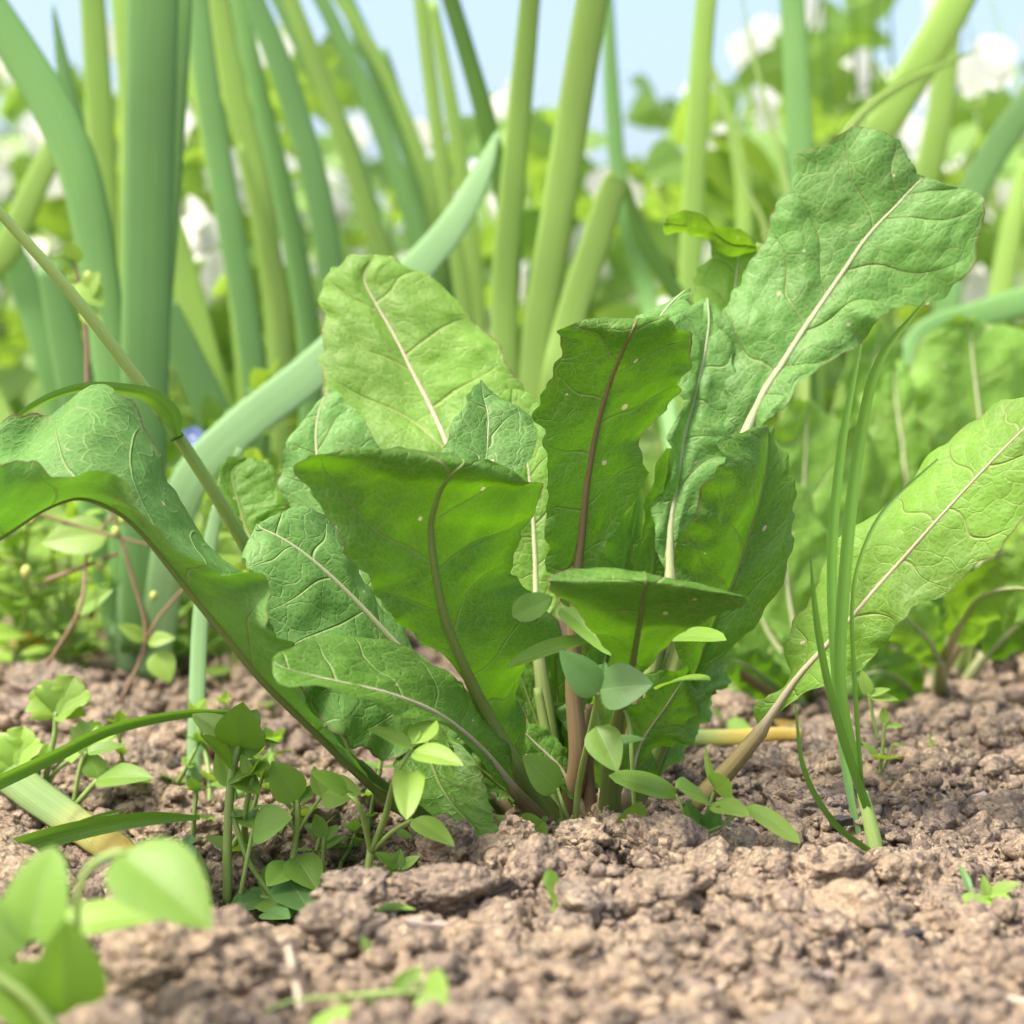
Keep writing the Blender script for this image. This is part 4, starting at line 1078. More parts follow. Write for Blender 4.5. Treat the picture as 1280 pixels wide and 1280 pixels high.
flower_me.polygons.foreach_set('use_smooth', np.ones(len(pf), bool)); flower_me.materials.append(M['petal'])
def make_pea(seed, height):
    r = random.Random(seed)
    root = empty('pea_plant', (0, 0, 0), 'tall pea plant with white flowers behind the onion row', 'pea plant', 'flowering pea plants behind the onions')
    n = int(height / .045)
    pts = [np.array((0, 0, 0))]
    a = r.uniform(0, 6.28)
    for i in range(n):
        a += r.uniform(-.8, .8)
        pts.append(pts[-1] + np.array((math.cos(a) * .014, math.sin(a) * .014, .045)))
    tube('stem', catmull(np.array(pts), n * 4), np.linspace(.0026, .0012, n * 4), M['stem'], root, 6)
    ph = r.uniform(0, 6.28)
    for i in range(1, n + 1):
        b = pts[i]; ph += math.pi + r.uniform(-.5, .5)
        dr = np.array((math.cos(ph), math.sin(ph), 0)); sd_ = np.array((-dr[1], dr[0], 0))
        for s_ in (-1, 1):                                   # clasping stipules
            t_ = b + dr * .028 + sd_ * s_ * .028 + np.array((0, 0, r.uniform(.005, .02)))
            put_leaf(root, 'round', 'pea', b, t_, (r.uniform(-1, 1), r.uniform(-1.2, .2), .5), 1.2, 'stipule')
        ln = r.uniform(.05, .08)
        end = b + dr * ln + np.array((0, 0, r.uniform(.015, .05)))
        tend = end + dr * .03 + np.array((0, 0, .02)) + sd_ * r.uniform(-.02, .02)
        tube('leaf_stalk', catmull(np.array([b, (b + end) / 2 + (0, 0, .006), end, tend]), 10), np.linspace(.0009, .0003, 10), M['stem'], root, 5)
        for f in (.5, .85):
            for s_ in (-1, 1):
                c = b + (end - b) * f
                t_ = c + sd_ * s_ * .044 + dr * .018 + np.array((0, 0, r.uniform(-.03, .03)))
                put_leaf(root, 'ovate', 'pea', c, t_, (r.uniform(-1, 1), r.uniform(-1.2, .2), .5), 1.15, 'leaflet')
        if i > n * .35 and r.random() < .85:
            fd = np.array((math.cos(ph + 1), math.sin(ph + 1) - .5, 0)); fd /= np.linalg.norm(fd) + 1e-6
            fe = b + fd * .04 + np.array((0, 0, .035))
            tube('flower_stalk', catmull(np.array([b, (b + fe) / 2 + (0, 0, .008), fe]), 8), [.0008] * 8, M['stem'], root, 5)
            for k in range(r.choice((1, 2, 2))):
                o = bpy.data.objects.new('flower', flower_me); COL.objects.link(o); o.parent = root
                o.location = fe + np.array((r.uniform(-.012, .012), r.uniform(-.01, .01), r.uniform(-.018, .012)))
                o.rotation_euler = (r.uniform(-.4, .4), r.uniform(-.3, .3), r.uniform(-.9, .9)); k_ = r.uniform(1.05, 1.6); o.scale = (k_, k_, k_)
    return root
protos = [make_pea(60 + i, h) for i, h in enumerate((.36, .42, .30, .39))]
spots = []
for row, (y0, nn) in enumerate(((1.36, 9), (1.65, 11), (2.0, 13), (2.5, 13))):
    for i in range(nn):
        half = y0 * .27
        spots.append((-half + 2 * half * (i + .5 + rnd.uniform(-.3, .3)) / nn, y0 + rnd.uniform(-.12, .12)))
for y0, nn in ((1.4, 3), (1.75, 3), (2.2, 4)):            # the rows go on beyond both sides of the view
    for sgn in (-1, 1):
        for i in range(nn):
            spots.append((sgn * (y0 * .29 + .13 * i + rnd.uniform(-.03, .03)), y0 + rnd.uniform(-.12, .12)))
used = set()
for i, (x, y) in enumerate(spots):
    k = i % 4
    o = protos[k] if k not in used else copy_tree(protos[k])
    used.add(k)
    o.location = (x, y, gz(x, y) - .003)
    o.rotation_euler = (rnd.uniform(-.1, .1), rnd.uniform(-.1, .1), rnd.uniform(0, 6.28))
    px = 640 + x / y * FPX
    top_y = 75 if (px < 400 or 770 < px < 980) else (210 if px < 770 else 120)
    want = CAMH + (500 - top_y - rnd.uniform(-40, 50)) / FPX * y
    h = (.36, .42, .30, .39)[k]
    s_ = min(1.35, max(.45, want / (h + .03)))
    o.scale = (s_, s_, s_)

# ------------------------------------------------------------------ chickweed
def make_chick(seed, height, mt, label, group, lk='ovate', dens=.016, ls=.011, brown=False):
    r = random.Random(seed)
    root = empty('chickweed_plant', (0, 0, 0), label, 'weed', group)
    n = max(3, int(height / dens)); pts = [np.array((0., 0, 0))]; a = r.uniform(0, 6.28)
    for i in range(n):
        pts.append(pts[-1] + np.array((math.cos(a) * .004 + r.uniform(-.003, .003), math.sin(a) * .004 + r.uniform(-.003, .003), height / n)))
    tube('stem', catmull(np.array(pts), n * 3), np.linspace(.0010, .0006, n * 3), M['stem_brown' if brown else 'stem'], root, 6)
    ph = r.uniform(0, 3.14)
    for i in range(1, n + 1):
        ph += math.pi / 2 + r.uniform(-.3, .3)
        l = ls * r.uniform(.75, 1.25) * (1 if i < n else .8)
        for s_ in (0, math.pi):
            dr = np.array((math.cos(ph + s_), math.sin(ph + s_), r.uniform(.1, .7)))
            put_leaf(root, lk, mt, pts[i], pts[i] + dr / np.linalg.norm(dr) * l, (0, -.2, 1), r.uniform(.95, 1.3))
        if i == n:
            for s_ in range(2):
                a2 = ph + math.pi / 2 + s_ * math.pi
                dr = np.array((math.cos(a2) * .5, math.sin(a2) * .5, .9)) * ls * .7
                put_leaf(root, lk, mt, pts[i], pts[i] + dr, (0, -.5, .8), 1.1)
    return root
CG = 'chickweed plants around the leek'
CL = 'small leafy light green chickweed in the weedy patch around the leek'
cp_ = [make_chick(80 + i, h, m_, CL, CG, dens=.014, ls=.0175) for i, (h, m_) in enumerate(((.07, 'weed_light'), (.09, 'weed'), (.055, 'weed_light'), (.10, 'weed_light')))]
cs = []
for i in range(72):
    d = rnd.uniform(.88, 1.2); cs.append((rnd.uniform(-20, 350), d))
used = set()
for i, (px, d) in enumerate(cs):
    k = i % 4
    o = cp_[k] if k not in used else copy_tree(cp_[k]); used.add(k)
    b = on_ground(px, d); o.location = b - Vector((0, 0, .003)); s_ = rnd.uniform(.8, 1.35); o.scale = (s_, s_, s_)
    o.rotation_euler = (rnd.uniform(-.35, .35), rnd.uniform(-.35, .35), rnd.uniform(0, 6.28))
CG2 = 'chickweed plants around the light green salad plants'; CL2 = 'small leafy weed at the foot of the light green salad plants'
cp2 = [make_chick(90 + i, h, m_, CL2, CG2, dens=.015, ls=.019) for i, (h, m_) in enumerate(((.06, 'weed'), (.05, 'weed_light')))]
used = set()
for i in range(40):
    k = i % 2
    o = cp2[k] if k not in used else copy_tree(cp2[k]); used.add(k)
    b = on_ground(rnd.choice((rnd.uniform(1060, 1300), rnd.uniform(880, 1300))), rnd.uniform(.92, 1.12)); o.location = b - Vector((0, 0, .003)); s_ = rnd.uniform(.8, 1.4); o.scale = (s_, s_, s_)
    o.rotation_euler = (rnd.uniform(-.4, .4), rnd.uniform(-.4, .4), rnd.uniform(0, 6.28))

# far low weeds: one mass of leaves between and behind the rows
lv, lf = [], []
for i in range(26000):
    y = math.sqrt(rnd.uniform(1.12 ** 2, 4.6 ** 2)); x = rnd.uniform(-1, 1) * (y * .34 if i < 15000 else y * .34 + .7)
    hmax = .10 if y < 1.5 else .22
    z = rnd.random() ** 1.3 * hmax
    l = rnd.uniform(.012, .03); a = rnd.uniform(0, 6.28); e = rnd.uniform(-.3, 1.1)
    dr = np.array((math.cos(a) * math.cos(e), math.sin(a) * math.cos(e), math.sin(e))) * l
    sdv = np.array((-math.sin(a), math.cos(a), rnd.uniform(-.4, .4))) * l * .32
    c = np.array((x, y, z))
    b0 = len(lv)
    lv += [c, c + dr * .45 + sdv - (0, 0, l * .05), c + dr, c + dr * .45 - sdv - (0, 0, l * .05), c + dr * .5 + (0, 0, l * .04)]
    lf += [(b0, b0 + 1, b0 + 4), (b0 + 1, b0 + 2, b0 + 4), (b0 + 2, b0 + 3, b0 + 4), (b0 + 3, b0, b0 + 4)]
o = mesh_obj('low_weeds', lv, lf, M['pea'], None, {'uv': np.tile([[0, 0], [1, .4], [0, 1], [-1, .4], [.3, .5]], (26000, 1))})
props(o, 'dense low green weeds covering the ground behind the onion row', 'weeds', None, 'stuff')

# ------------------------------------------------------------------ single weeds and seedlings near the salad plant
UPN = (0, -.55, .8); CAMN = (0, -.95, .3)
def weed(name, label, bpx, stems, leaves, mt='weed', cat='seedling', smat='stem', group=None):
    """stems: [(px,py,dd)...],widths px ; leaves: (bx,by,bd, tx,ty,td, width, kind, normal[, mat]) ; d relative to the foot in cm"""
    q, d = ground_hit(*bpx)
    d -= .007
    root = empty(name, q, label, cat, group)
    for pts, ws in stems:
        stem(root, [(p[0], p[1], d + (p[2] / 100 if len(p) > 2 else 0)) for p in pts], ws, smat)
    for l in leaves:
        put_leaf(root, l[7], l[9] if len(l) > 9 else mt, P(l[0], l[1], d + l[2] / 100), P(l[3], l[4], d + l[5] / 100), l[8], l[6] * .84)
    return root
# tall chickweed left of the salad plant
weed('chickweed_plant', 'tallest front chickweed with a leafy top in front of the pale onion leaf', (284, 1128),
     [([(284, 1132), (285, 1040), (290, 970), (300, 925)], [12, 12, 11, 8]), ([(288, 1010), (310, 1075), (340, 1120)], [7, 7, 7])],
     [(292, 960, 0, 262, 915, -1, 1.1, 'ovate', UPN), (298, 950, 0, 328, 905, 1, 1.2, 'ovate', UPN), (300, 935, 0, 300, 890, -1.5, 1.5, 'ovate', (0, -1, .2)), (298, 930, 0, 240, 882, 1, .9, 'ovate', UPN, 'weed_light'),
      (300, 930, 0, 352, 918, .5, .8, 'lance', UPN), (288, 975, 0, 330, 950, -1, 1.1, 'ovate', UPN), (290, 985, 0, 272, 930, .5, 1.0, 'ovate', CAMN), (300, 925, 0, 322, 880, 1, 1.0, 'ovate', CAMN), (292, 970, 0, 322, 985, -1, 1.2, 'ovate', UPN)], cat='weed')
weed('chickweed_plant', 'branched chickweed with pointed leaves between the tallest chickweed and the light green one', (368, 1150),
     [([(352, 1150), (365, 1080), (372, 1030), (372, 1000)], [8, 8, 8, 6]), ([(372, 1040), (388, 1015), (402, 995)], [5, 5, 5]), ([(370, 1040), (358, 1022)], [4, 4]), ([(300, 1120), (312, 1060), (316, 1035)], [6, 6, 5])],
     [(372, 1000, 0, 342, 955, -.5, 1.5, 'ovate', CAMN), (372, 1005, 0, 398, 975, .5, .9, 'ovate', UPN), (402, 995, 0, 392, 958, 0, 1.0, 'ovate', CAMN, 'weed_light'), (402, 993, 0, 446, 985, -.5, 1.9, 'ovate', (0, -.7, .7), 'weed_light'),
      (316, 1038, 0, 356, 1018, -1, 1.5, 'ovate', (0, -.8, .6)), (316, 1035, 0, 298, 1005, 1, 1.0, 'ovate', UPN), (368, 1070, 0, 395, 1105, -1, 1.6, 'ovate', UPN), (366, 1080, 0, 335, 1100, -1, 1.6, 'ovate', UPN), (360, 1100, 0, 385, 1130, -1.5, 1.7, 'ovate', UPN, 'weed_dark')], cat='weed')
weed('chickweed_plant', 'light green chickweed with heart-shaped leaves in front of the drooping leaf', (460, 1160),
     [([(462, 1165), (458, 1110), (464, 1062)], [7, 9, 11]), ([(464, 1065), (450, 1010, -1), (434, 992, -1)], [8, 7, 5]), ([(464, 1065), (482, 1020, -1), (490, 985, -2), (500, 960, -3), (515, 935, -3)], [10, 9, 7, 6, 5]), ([(466, 1064), (490, 1040, -1), (515, 1025, -2)], [7, 6, 5])],
     [(515, 935, -3, 466, 905, -3.5, .85, 'ovate', UPN, 'weed_light'), (518, 930, -3, 545, 892, -2, 1.1, 'ovate', UPN, 'weed_light'), (515, 940, -3, 575, 946, -4, .95, 'ovate', UPN, 'weed_light'), (512, 965, -3, 508, 1012, -4.5, 1.0, 'heart', (0, -.9, .5), 'weed_light'),
      (516, 930, -3, 510, 898, -2, .9, 'ovate', CAMN, 'weed_light'), (515, 1025, -2, 566, 1048, -3, .9, 'ovate', UPN, 'weed_light'), (434, 992, -1, 394, 960, -1.5, 1.1, 'ovate', UPN), (434, 992, -1, 448, 985, 0, 1.6, 'ovate', UPN), (495, 1040, -1, 516, 1044, -1, 1.2, 'ovate', UPN)], cat='weed')
weed('seedling', 'little green seedling with three leaves behind the speckled clod', (405, 1105), [([(406, 1108), (404, 1070), (406, 1045)], [5, 5, 4])],
     [(405, 1048, 0, 394, 1018, 0, 1.2, 'ovate', CAMN), (406, 1050, 0, 420, 1030, 0, 1.2, 'ovate', UPN), (405, 1060, 0, 430, 1042, 0, .9, 'ovate', UPN)])
weed('seedling', 'small cluster of seedlings at the foot of the left leaf stalk', (490, 1100), [([(492, 1100), (500, 1085)], [5, 4]), ([(480, 1098), (470, 1080)], [4, 4])],
     [(500, 1086, 0, 470, 1062, 0, 1.0, 'ovate', UPN), (500, 1086, 0, 522, 1068, 0, 1.2, 'ovate', UPN), (492, 1098, 0, 500, 1062, 0, 1.2, 'ovate', CAMN), (480, 1096, 0, 458, 1088, 0, 1.1, 'ovate', UPN), (492, 1098, 0, 484, 1118, -1, 1.3, 'ovate', CAMN)])
weed('seedling', 'tiny arching seedling with a single narrow leaf beside the light green chickweed', (468, 1168), [([(469, 1168), (467, 1148), (470, 1135)], [5, 4, 4])], [(469, 1140, 0, 506, 1122, -1, .9, 'lance', UPN)])
# chickweed in front of the salad stalks
weed('chickweed_plant', 'slender chickweed climbing in front of the salad stalks with oval leaves', (722, 1042),
     [([(718, 1045), (724, 980, -1), (738, 915, -3), (748, 865, -4.5)], [9, 9, 8, 6]), ([(720, 1045), (705, 1010, -1), (697, 985, -1)], [5, 5, 4])],
     [(748, 868, -4.5, 705, 815, -5, 1.2, 'ovate', (0, -.9, .4), 'weed_dark'), (750, 862, -4.5, 808, 852, -5.5, 1.6, 'ovate', (0, -.9, .4), 'weed_dark'), (748, 870, -4.5, 728, 832, -4, 1.2, 'ovate', CAMN, 'weed'), (750, 870, -4, 757, 828, -4, 1.0, 'ovate', CAMN, 'weed_dark'),
      (745, 908, -3.5, 770, 958, -4.5, 1.35, 'ovate', (0, -.95, .3), 'weed'), (760, 930, -3, 806, 918, -3, .7, 'ovate', UPN, 'weed_dark'), (697, 988, -1, 660, 945, -1.5, 1.4, 'ovate', (0, -.8, .6), 'weed'), (790, 1045, -1, 798, 1010, -2, 1.5, 'ovate', CAMN, 'weed')], cat='weed')
weed('chickweed_plant', 'broad-leaved weed between the salad stalks with pale oval leaves', (800, 1040),
     [([(795, 1045), (790, 950, -1), (785, 900, -1), (760, 850, -2)], [6, 6, 5, 4])],
     [(745, 800, 0, 640, 808, -2, .7, 'oblong', (0, -.4, .9), 'weed'), (700, 760, 0, 765, 800, -2, .9, 'oblong', (0, -.6, .8), 'weed'), (820, 862, -1, 878, 828, -3, .9, 'oblong', (0, -.3, .9), 'weed'), (830, 800, 0, 896, 780, -2, 1.0, 'oblong', UPN, 'weed'),
      (800, 855, -1, 740, 830, -2, 1.0, 'ovate', UPN, 'weed'), (640, 770, -1, 690, 745, -1, .9, 'round', CAMN, 'weed')], cat='weed')
# hairy seedling right of the stalks
weed('seedling', 'hairy seedling with two long oval seed leaves and small notched leaves', (872, 1060),
     [([(872, 1066), (872, 1045)], [8, 7]), ([(872, 1046), (855, 1015, -.5), (845, 993, -.5)], [6, 5, 4]), ([(873, 1046), (905, 1030, -.5), (932, 1008, -.5)], [6, 5, 4]), ([(872, 1045), (884, 1015), (892, 990)], [6, 5, 4])],
     [(846, 994, -.5, 770, 962, -1, 1.05, 'oblong', (0, -.75, .65)), (932, 1008, -.5, 1000, 1042, -1.5, 1.0, 'oblong', (.2, -.75, .65), 'weed_light'), (885, 1000, 0, 852, 978, -1, 1.2, 'round', UPN, 'weed_light'), (888, 1005, -.5, 934, 1012, -1.5, .8, 'round', UPN, 'weed_light'),
      (894, 988, 0, 908, 975, -.5, 2.0, 'round', CAMN, 'weed_light'), (896, 985, 0, 874, 938, 0, .9, 'lance', (-.7, -.6, .3), 'weed_light'), (868, 1036, 0, 862, 1008, -1, .9, 'ovate', CAMN, 'weed_dark'), (884, 1036, 0, 896, 1015, -1, 1.0, 'ovate', CAMN, 'weed_dark')])
weed('seedling', 'tiny two-leaved seedling on open soil in front of the salad plant', (702, 1140), [([(701, 1146), (704, 1122)], [5, 4])],
     [(704, 1121, 0, 684, 1100, -.5, 2.2, 'round', (0, -.6, .8)), (705, 1120, 0, 735, 1130, -1, 1.7, 'round', (0, -.6, .8))])
weed('seedling', 'pale four-leaved seedling on open soil right of the grass tuft', (1231, 1150), [([(1231, 1165), (1232, 1140), (1234, 1120)], [5, 6, 5])],
     [(1234, 1122, 0, 1230, 1094, 0, .9, 'ovate', CAMN, 'weed_light'), (1235, 1122, 0, 1270, 1100, -.5, 1.0, 'ovate', UPN, 'weed_light'), (1233, 1120, 0, 1232, 1142, -1.5, 1.5, 'ovate', UPN, 'weed_light'), (1235, 1122, 0, 1262, 1118, -1, .7, 'ovate', UPN, 'weed_light'), (1214, 1116, 0, 1200, 1074, .5, .8, 'lance', CAMN, 'weed_dark')])
weed('seedling', 'thin pale seedlings with pointed leaves behind the grass tuft', (1102, 965), [([(1100, 968), (1104, 930), (1106, 905)], [5, 5, 4]), ([(1098, 925), (1090, 890), (1086, 868)], [5, 5, 4]), ([(1106, 960), (1116, 930)], [4, 3])],
     [(1086, 870, 0, 1078, 838, 0, 1.0, 'ovate', CAMN, 'weed_light'), (1086, 872, 0, 1124, 870, 0, .9, 'ovate', UPN, 'weed_light'), (1086, 870, 0, 1112, 858, 0, .9, 'ovate', UPN, 'weed_light'), (1106, 905, 0, 1104, 884, 0, 1.2, 'ovate', CAMN, 'weed_light'), (1106, 908, 0, 1130, 905, 0, .9, 'ovate', UPN, 'weed_light'), (1106, 950, 0, 1112, 938, -1, 1.8, 'ovate', UPN, 'weed_light'), (1098, 950, 0, 1080, 925, 0, .8, 'ovate', UPN, 'weed_light'), (1116, 930, 0, 1132, 932, 0, .8, 'ovate', UPN, 'weed_light')])
weed('seedling', 'low seedling with rounded leaves on soil behind the hairy seedling', (900, 920), [([(900, 925), (898, 905)], [6, 6]), ([(860, 960), (845, 955), (838, 930)], [4, 4, 4])],
     [(898, 908, 0, 858, 885, -1, 1.4, 'ovate', UPN), (900, 908, 0, 938, 910, -1, 1.5, 'ovate', UPN), (900, 905, 0, 895, 885, 0, 1.0, 'ovate', CAMN), (838, 942, 0, 896, 938, -3, 1.0, 'ovate', UPN), (842, 955, 0, 870, 962, -1, .6, 'ovate', UPN, 'weed_light')])
weed('seedling', 'small bright sprout on shaded soil behind the right leaf stalk', (925, 895), [([(926, 898), (924, 870), (925, 850)], [6, 5, 4])],
     [(925, 852, 0, 922, 828, 0, 1.2, 'ovate', CAMN), (925, 860, 0, 945, 850, 0, 1.0, 'ovate', UPN), (925, 862, 0, 905, 856, 0, 1.0, 'ovate', UPN), (880, 870, 0, 862, 872, -1, 1.6, 'ovate', UPN, 'weed_light')])
weed('seedling', 'thin twisted sprout on soil below the light green salad plants', (1165, 970), [([(1162, 972), (1172, 958), (1168, 935), (1160, 918)], [4, 4, 4, 3])], [(1166, 968, 0, 1158, 980, -.5, 1.4, 'ovate', UPN, 'weed_light'), (1170, 950, 0, 1162, 925, 0, .7, 'lance', CAMN, 'weed_light')])
weed('seedling', 'pair of tiny leaves among clods at the foot of the central stalks', (664, 1048), [([(664, 1054), (660, 1040)], [5, 4])], [(660, 1044, 0, 648, 1032, -.5, 1.6, 'ovate', UPN), (662, 1044, 0, 676, 1030, -.8, 1.8, 'round', CAMN)])
# lobed seedlings at the left
weed('lobed_seedling', 'bright green lobed seedling in front of the pink-brown clod', (60, 1005),
     [([(50, 1012), (60, 960), (68, 920), (70, 890)], [9, 8, 7, 6]), ([(52, 1012), (66, 970), (92, 945)], [7, 6, 5]), ([(48, 1012), (48, 970), (52, 950)], [6, 6, 5])],
     [(70, 896, 0, 45, 858, 0, 1.6, 'lobed', CAMN, 'weed_light'), (70, 896, 0, 92, 845, 0, 1.7, 'lobed', CAMN, 'weed_light'), (70, 896, 0, 112, 868, -.5, 1.2, 'lobed', UPN, 'weed_light'), (85, 942, 0, 120, 905, -.5, 1.3, 'lobed', UPN, 'weed_light'), (84, 944, 0, 142, 915, -1, 1.0, 'lobed', UPN, 'weed_light'), (52, 955, 0, 60, 930, 0, 1.4, 'lobed', UPN)])
weed('lobed_seedling', 'bright green lobed seedling beside the arching narrow grass blade', (30, 1005),
     [([(30, 1005), (24, 980), (18, 962)], [8, 7, 6])],
     [(18, 964, 0, -8, 918, 0, 1.4, 'lobed', CAMN, 'weed_light'), (18, 964, 0, 28, 908, 0, 1.5, 'lobed', CAMN, 'weed_light'), (18, 964, 0, 50, 928, -.5, 1.3, 'lobed', UPN, 'weed_light'), (20, 966, 0, 46, 958, -1, 1.1, 'lobed', UPN)])
weed('seedling', 'leaning seedling with smooth oval leaves in front of the tan clod', (75, 1025),
     [([(70, 1028), (95, 1005), (122, 975)], [8, 8, 7]), ([(92, 1005), (100, 960), (108, 940)], [6, 6, 5])],
     [(120, 975, 0, 184, 962, -1, 1.0, 'ovate', UPN), (122, 972, 0, 112, 940, 0, 1.8, 'ovate', CAMN), (108, 942, 0, 155, 926, 0, .8, 'ovate', UPN), (108, 942, 0, 90, 925, 0, 1.2, 'ovate', UPN), (68, 1028, 0, 66, 995, 0, .5, 'lance', CAMN)])
weed('seedling', 'dark drooping leaf on a curved stem in front of the flat orange clod', (250, 1130), [([(262, 1130), (258, 1090), (245, 1065), (232, 1058)], [7, 7, 7, 6])],
     [(232, 1058, 0, 222, 1110, -1.5, 1.1, 'ovate', (-.4, -.8, .4), 'weed_dark'), (235, 1058, 0, 238, 1040, .5, 1.2, 'ovate', CAMN, 'weed_dark')])
weed('seedling', 'low leafy weed spreading over soil at the foot of the tallest chickweed', (335, 1140),
     [([(300, 1120), (330, 1122), (350, 1128)], [5, 5, 4])],
     [(330, 1122, 0, 395, 1085, 1, 1.5, 'round', UPN, 'weed'), (330, 1122, 0, 290, 1130, -1, 1.4, 'ovate', UPN, 'weed_dark'), (335, 1122, 0, 360, 1135, -1.5, 1.4, 'ovate', UPN), (320, 1125, 0, 310, 1102, 1, 1.2, 'ovate', UPN, 'weed_dark'), (345, 1128, 0, 375, 1118, 0, 1.1, 'ovate', UPN), (330, 1140, -1, 358, 1140, -2, 1.2, 'ovate', UPN, 'weed_dark'), (392, 1140, 0, 368, 1138, -1, 1.0, 'ovate', UPN)])
# delicate young chickweed in the hollow
HG = 'young chickweed seedlings in the hollow'; HL = 'tiny young chickweed in the hollow left of the salad stalks'
hp = [make_chick(120 + i, h, m_, HL, HG, dens=.009, ls=.0085) for i, (h, m_) in enumerate(((.022, 'weed'), (.030, 'weed_light'), (.016, 'weed')))]
used = set()
for i, (px, py) in enumerate([(232, 1080), (262, 1010), (318, 985), (338, 1065), (402, 1052), (422, 1090), (436, 1020), (315, 1100), (380, 1105), (498, 1060), (270, 1095), (352, 1005), (205, 990), (168, 1010), (300, 1040), (455, 1075), (345, 940), (320, 905)]):
    k = i % 3
    o = hp[k] if k not in used else copy_tree(hp[k]); used.add(k)
    q, d = ground_hit(px, py); o.location = q - Vector((0, 0, .002)); s_ = rnd.uniform(.8, 1.25); o.scale = (s_, s_, s_)
    o.rotation_euler = (rnd.uniform(-.3, .3), rnd.uniform(-.3, .3), rnd.uniform(0, 6.28))
# blurred front-left weed
q, d = ground_hit(75, 1320)
fw = empty('front_weed', q, 'soft broad-leaved weed with drooping leaves in front of the fallen yellowing leaf', 'weed')
stem(fw, [(98, 1255, .42), (96, 1180, .42), (98, 1120, .42), (112, 1085, .42), (140, 1068, .42), (160, 1066, .42)], [12, 11, 10, 11, 12, 10])
stem(fw, [(70, 1290, .40), (30, 1245, .40), (-30, 1205, .40)], [18, 17, 16])
stem(fw, [(80, 1275, .41), (60, 1200, .41), (45, 1150, .41)], [7, 6, 5])
def fleaf(a, b_, w, k, nrm, mt='weed'): put_leaf(fw, k, mt, P(a[0], a[1], a[2]), P(b_[0], b_[1], b_[2]), nrm, w)
fleaf((150, 1066, .42), (258, 1140, .405), 1.1, 'ovate', (.2, -.7, .6))
fleaf((40, 1175, .41), (56, 1060, .41), 1.35, 'heart', (-.3, -.9, .3))
fleaf((84, 1270, .41), (-10, 1225, .395), 1.3, 'heart', (0, -.75, .6))
fleaf((84, 1275, .41), (86, 1165, .40), 1.1, 'ovate', (.3, -.9, .2))
fleaf((60, 1165, .43), (205, 1125, .43), .75, 'ovate', (0, -.4, .9), 'weed_light')
fleaf((25, 1190, .41), (-40, 1120, .41), 1.2, 'heart', (.2, -.9, .4))
weed('seedling', 'blurred sprawling sprout on soil right of the dry straw stick', (470, 1262), [([(430, 1246, 0), (480, 1242, 0), (530, 1240, 0)], [6, 9, 6]), ([(455, 1243), (480, 1268)], [5, 7]), ([(430, 1246), (370, 1250), (330, 1265)], [6, 5, 4])],
     [(526, 1240, 0, 556, 1248, -.5, 2.2, 'round', CAMN, 'weed_light'), (520, 1236, 0, 526, 1206, 0, .8, 'lance', CAMN, 'weed_light'), (492, 1240, 0, 522, 1208, 0, .9, 'ovate', CAMN), (528, 1242, 0, 540, 1272, -.5, 1.4, 'ovate', CAMN, 'weed_light'), (410, 1262, 0, 418, 1290, -1, 1.6, 'ovate', CAMN, 'weed_light'), (460, 1190, 0, 453, 1170, 0, .9, 'ovate', CAMN)])

# ------------------------------------------------------------------ reddish flowering weed by the leek
b = on_ground(160, .80)
rw = empty('flowering_weed', b, 'red-brown stemmed weed with small buds in front of the leek', 'weed')
stem(rw, [(150, 880, .80), (182, 800, .80), (165, 720, .80), (140, 640, .80), (118, 580, .80), (110, 500, .80), (108, 420, .80), (98, 350, .80), (92, 325, .80)], [5, 5, 4.5, 4.5, 5, 6, 6, 5, 3], 'stem_brown', n=50)
stem(rw, [(182, 800, .80), (200, 770, .80), (230, 735, .80)], [4, 4, 3], 'stem_brown')
stem(rw, [(140, 645, .80), (110, 690, .80), (100, 760, .79), (60, 830, .79)], [4, 4, 5, 5], 'stem_brown')
stem(rw, [(40, 640, .80), (90, 655, .80), (140, 670, .80), (190, 682, .80)], [4, 4, 4, 3], 'stem_brown')
stem(rw, [(58, 726, .80), (100, 710, .80), (146, 692, .80)], [6, 6, 5], 'stem_brown')
for (x0, y0, x1, y1, w_, m_) in [(92, 330, 88, 302, 1.4, 'weed_light'), (100, 350, 128, 378, 1.2, 'weed_light'), (104, 385, 126, 408, 1.0, 'weed_light'), (100, 360, 76, 350, 1.0, 'weed_light'), (96, 335, 70, 318, 1.0, 'weed'), (104, 372, 120, 340, 1.2, 'weed_light'), (135, 668, 52, 672, 1.1, 'weed_light'), (182, 800, 150, 780, .9, 'weed_light'), (185, 802, 215, 795, .9, 'weed_light'), (195, 815, 212, 850, 1.4, 'weed_light'), (95, 765, 135, 735, .8, 'weed'), (235, 735, 262, 722, .7, 'weed_light')]:
    put_leaf(rw, 'ovate', m_, P(x0, y0, .80), P(x1, y1, .795), (0, -.8, .5), w_)
bud_v, bud_f = ico(2)
def bud(parent, px, py, d, rpx, mt='bud', name='bud', el=1.35):
    c = np.array(P(px, py, d)); r = rpx / FPX * d
    return mesh_obj(name, bud_v * (r, r, r * el) + c, bud_f, M[mt], parent)
for (x, y, r_) in [(116, 365, 7), (92, 362, 7), (84, 330, 6), (110, 345, 5), (118, 395, 6), (125, 705, 7), (33, 715, 7), (40, 650, 5), (155, 648, 6), (145, 665, 6), (192, 745, 5)]:
    bud(rw, x, y, .80, r_)
b = on_ground(236, .92)
vf = empty('speedwell', b, 'small blue speedwell flower beside the leek', 'flower')
stem(vf, [(232, 850, .92), (236, 700, .92), (240, 560, .92)], [4, 4, 3])
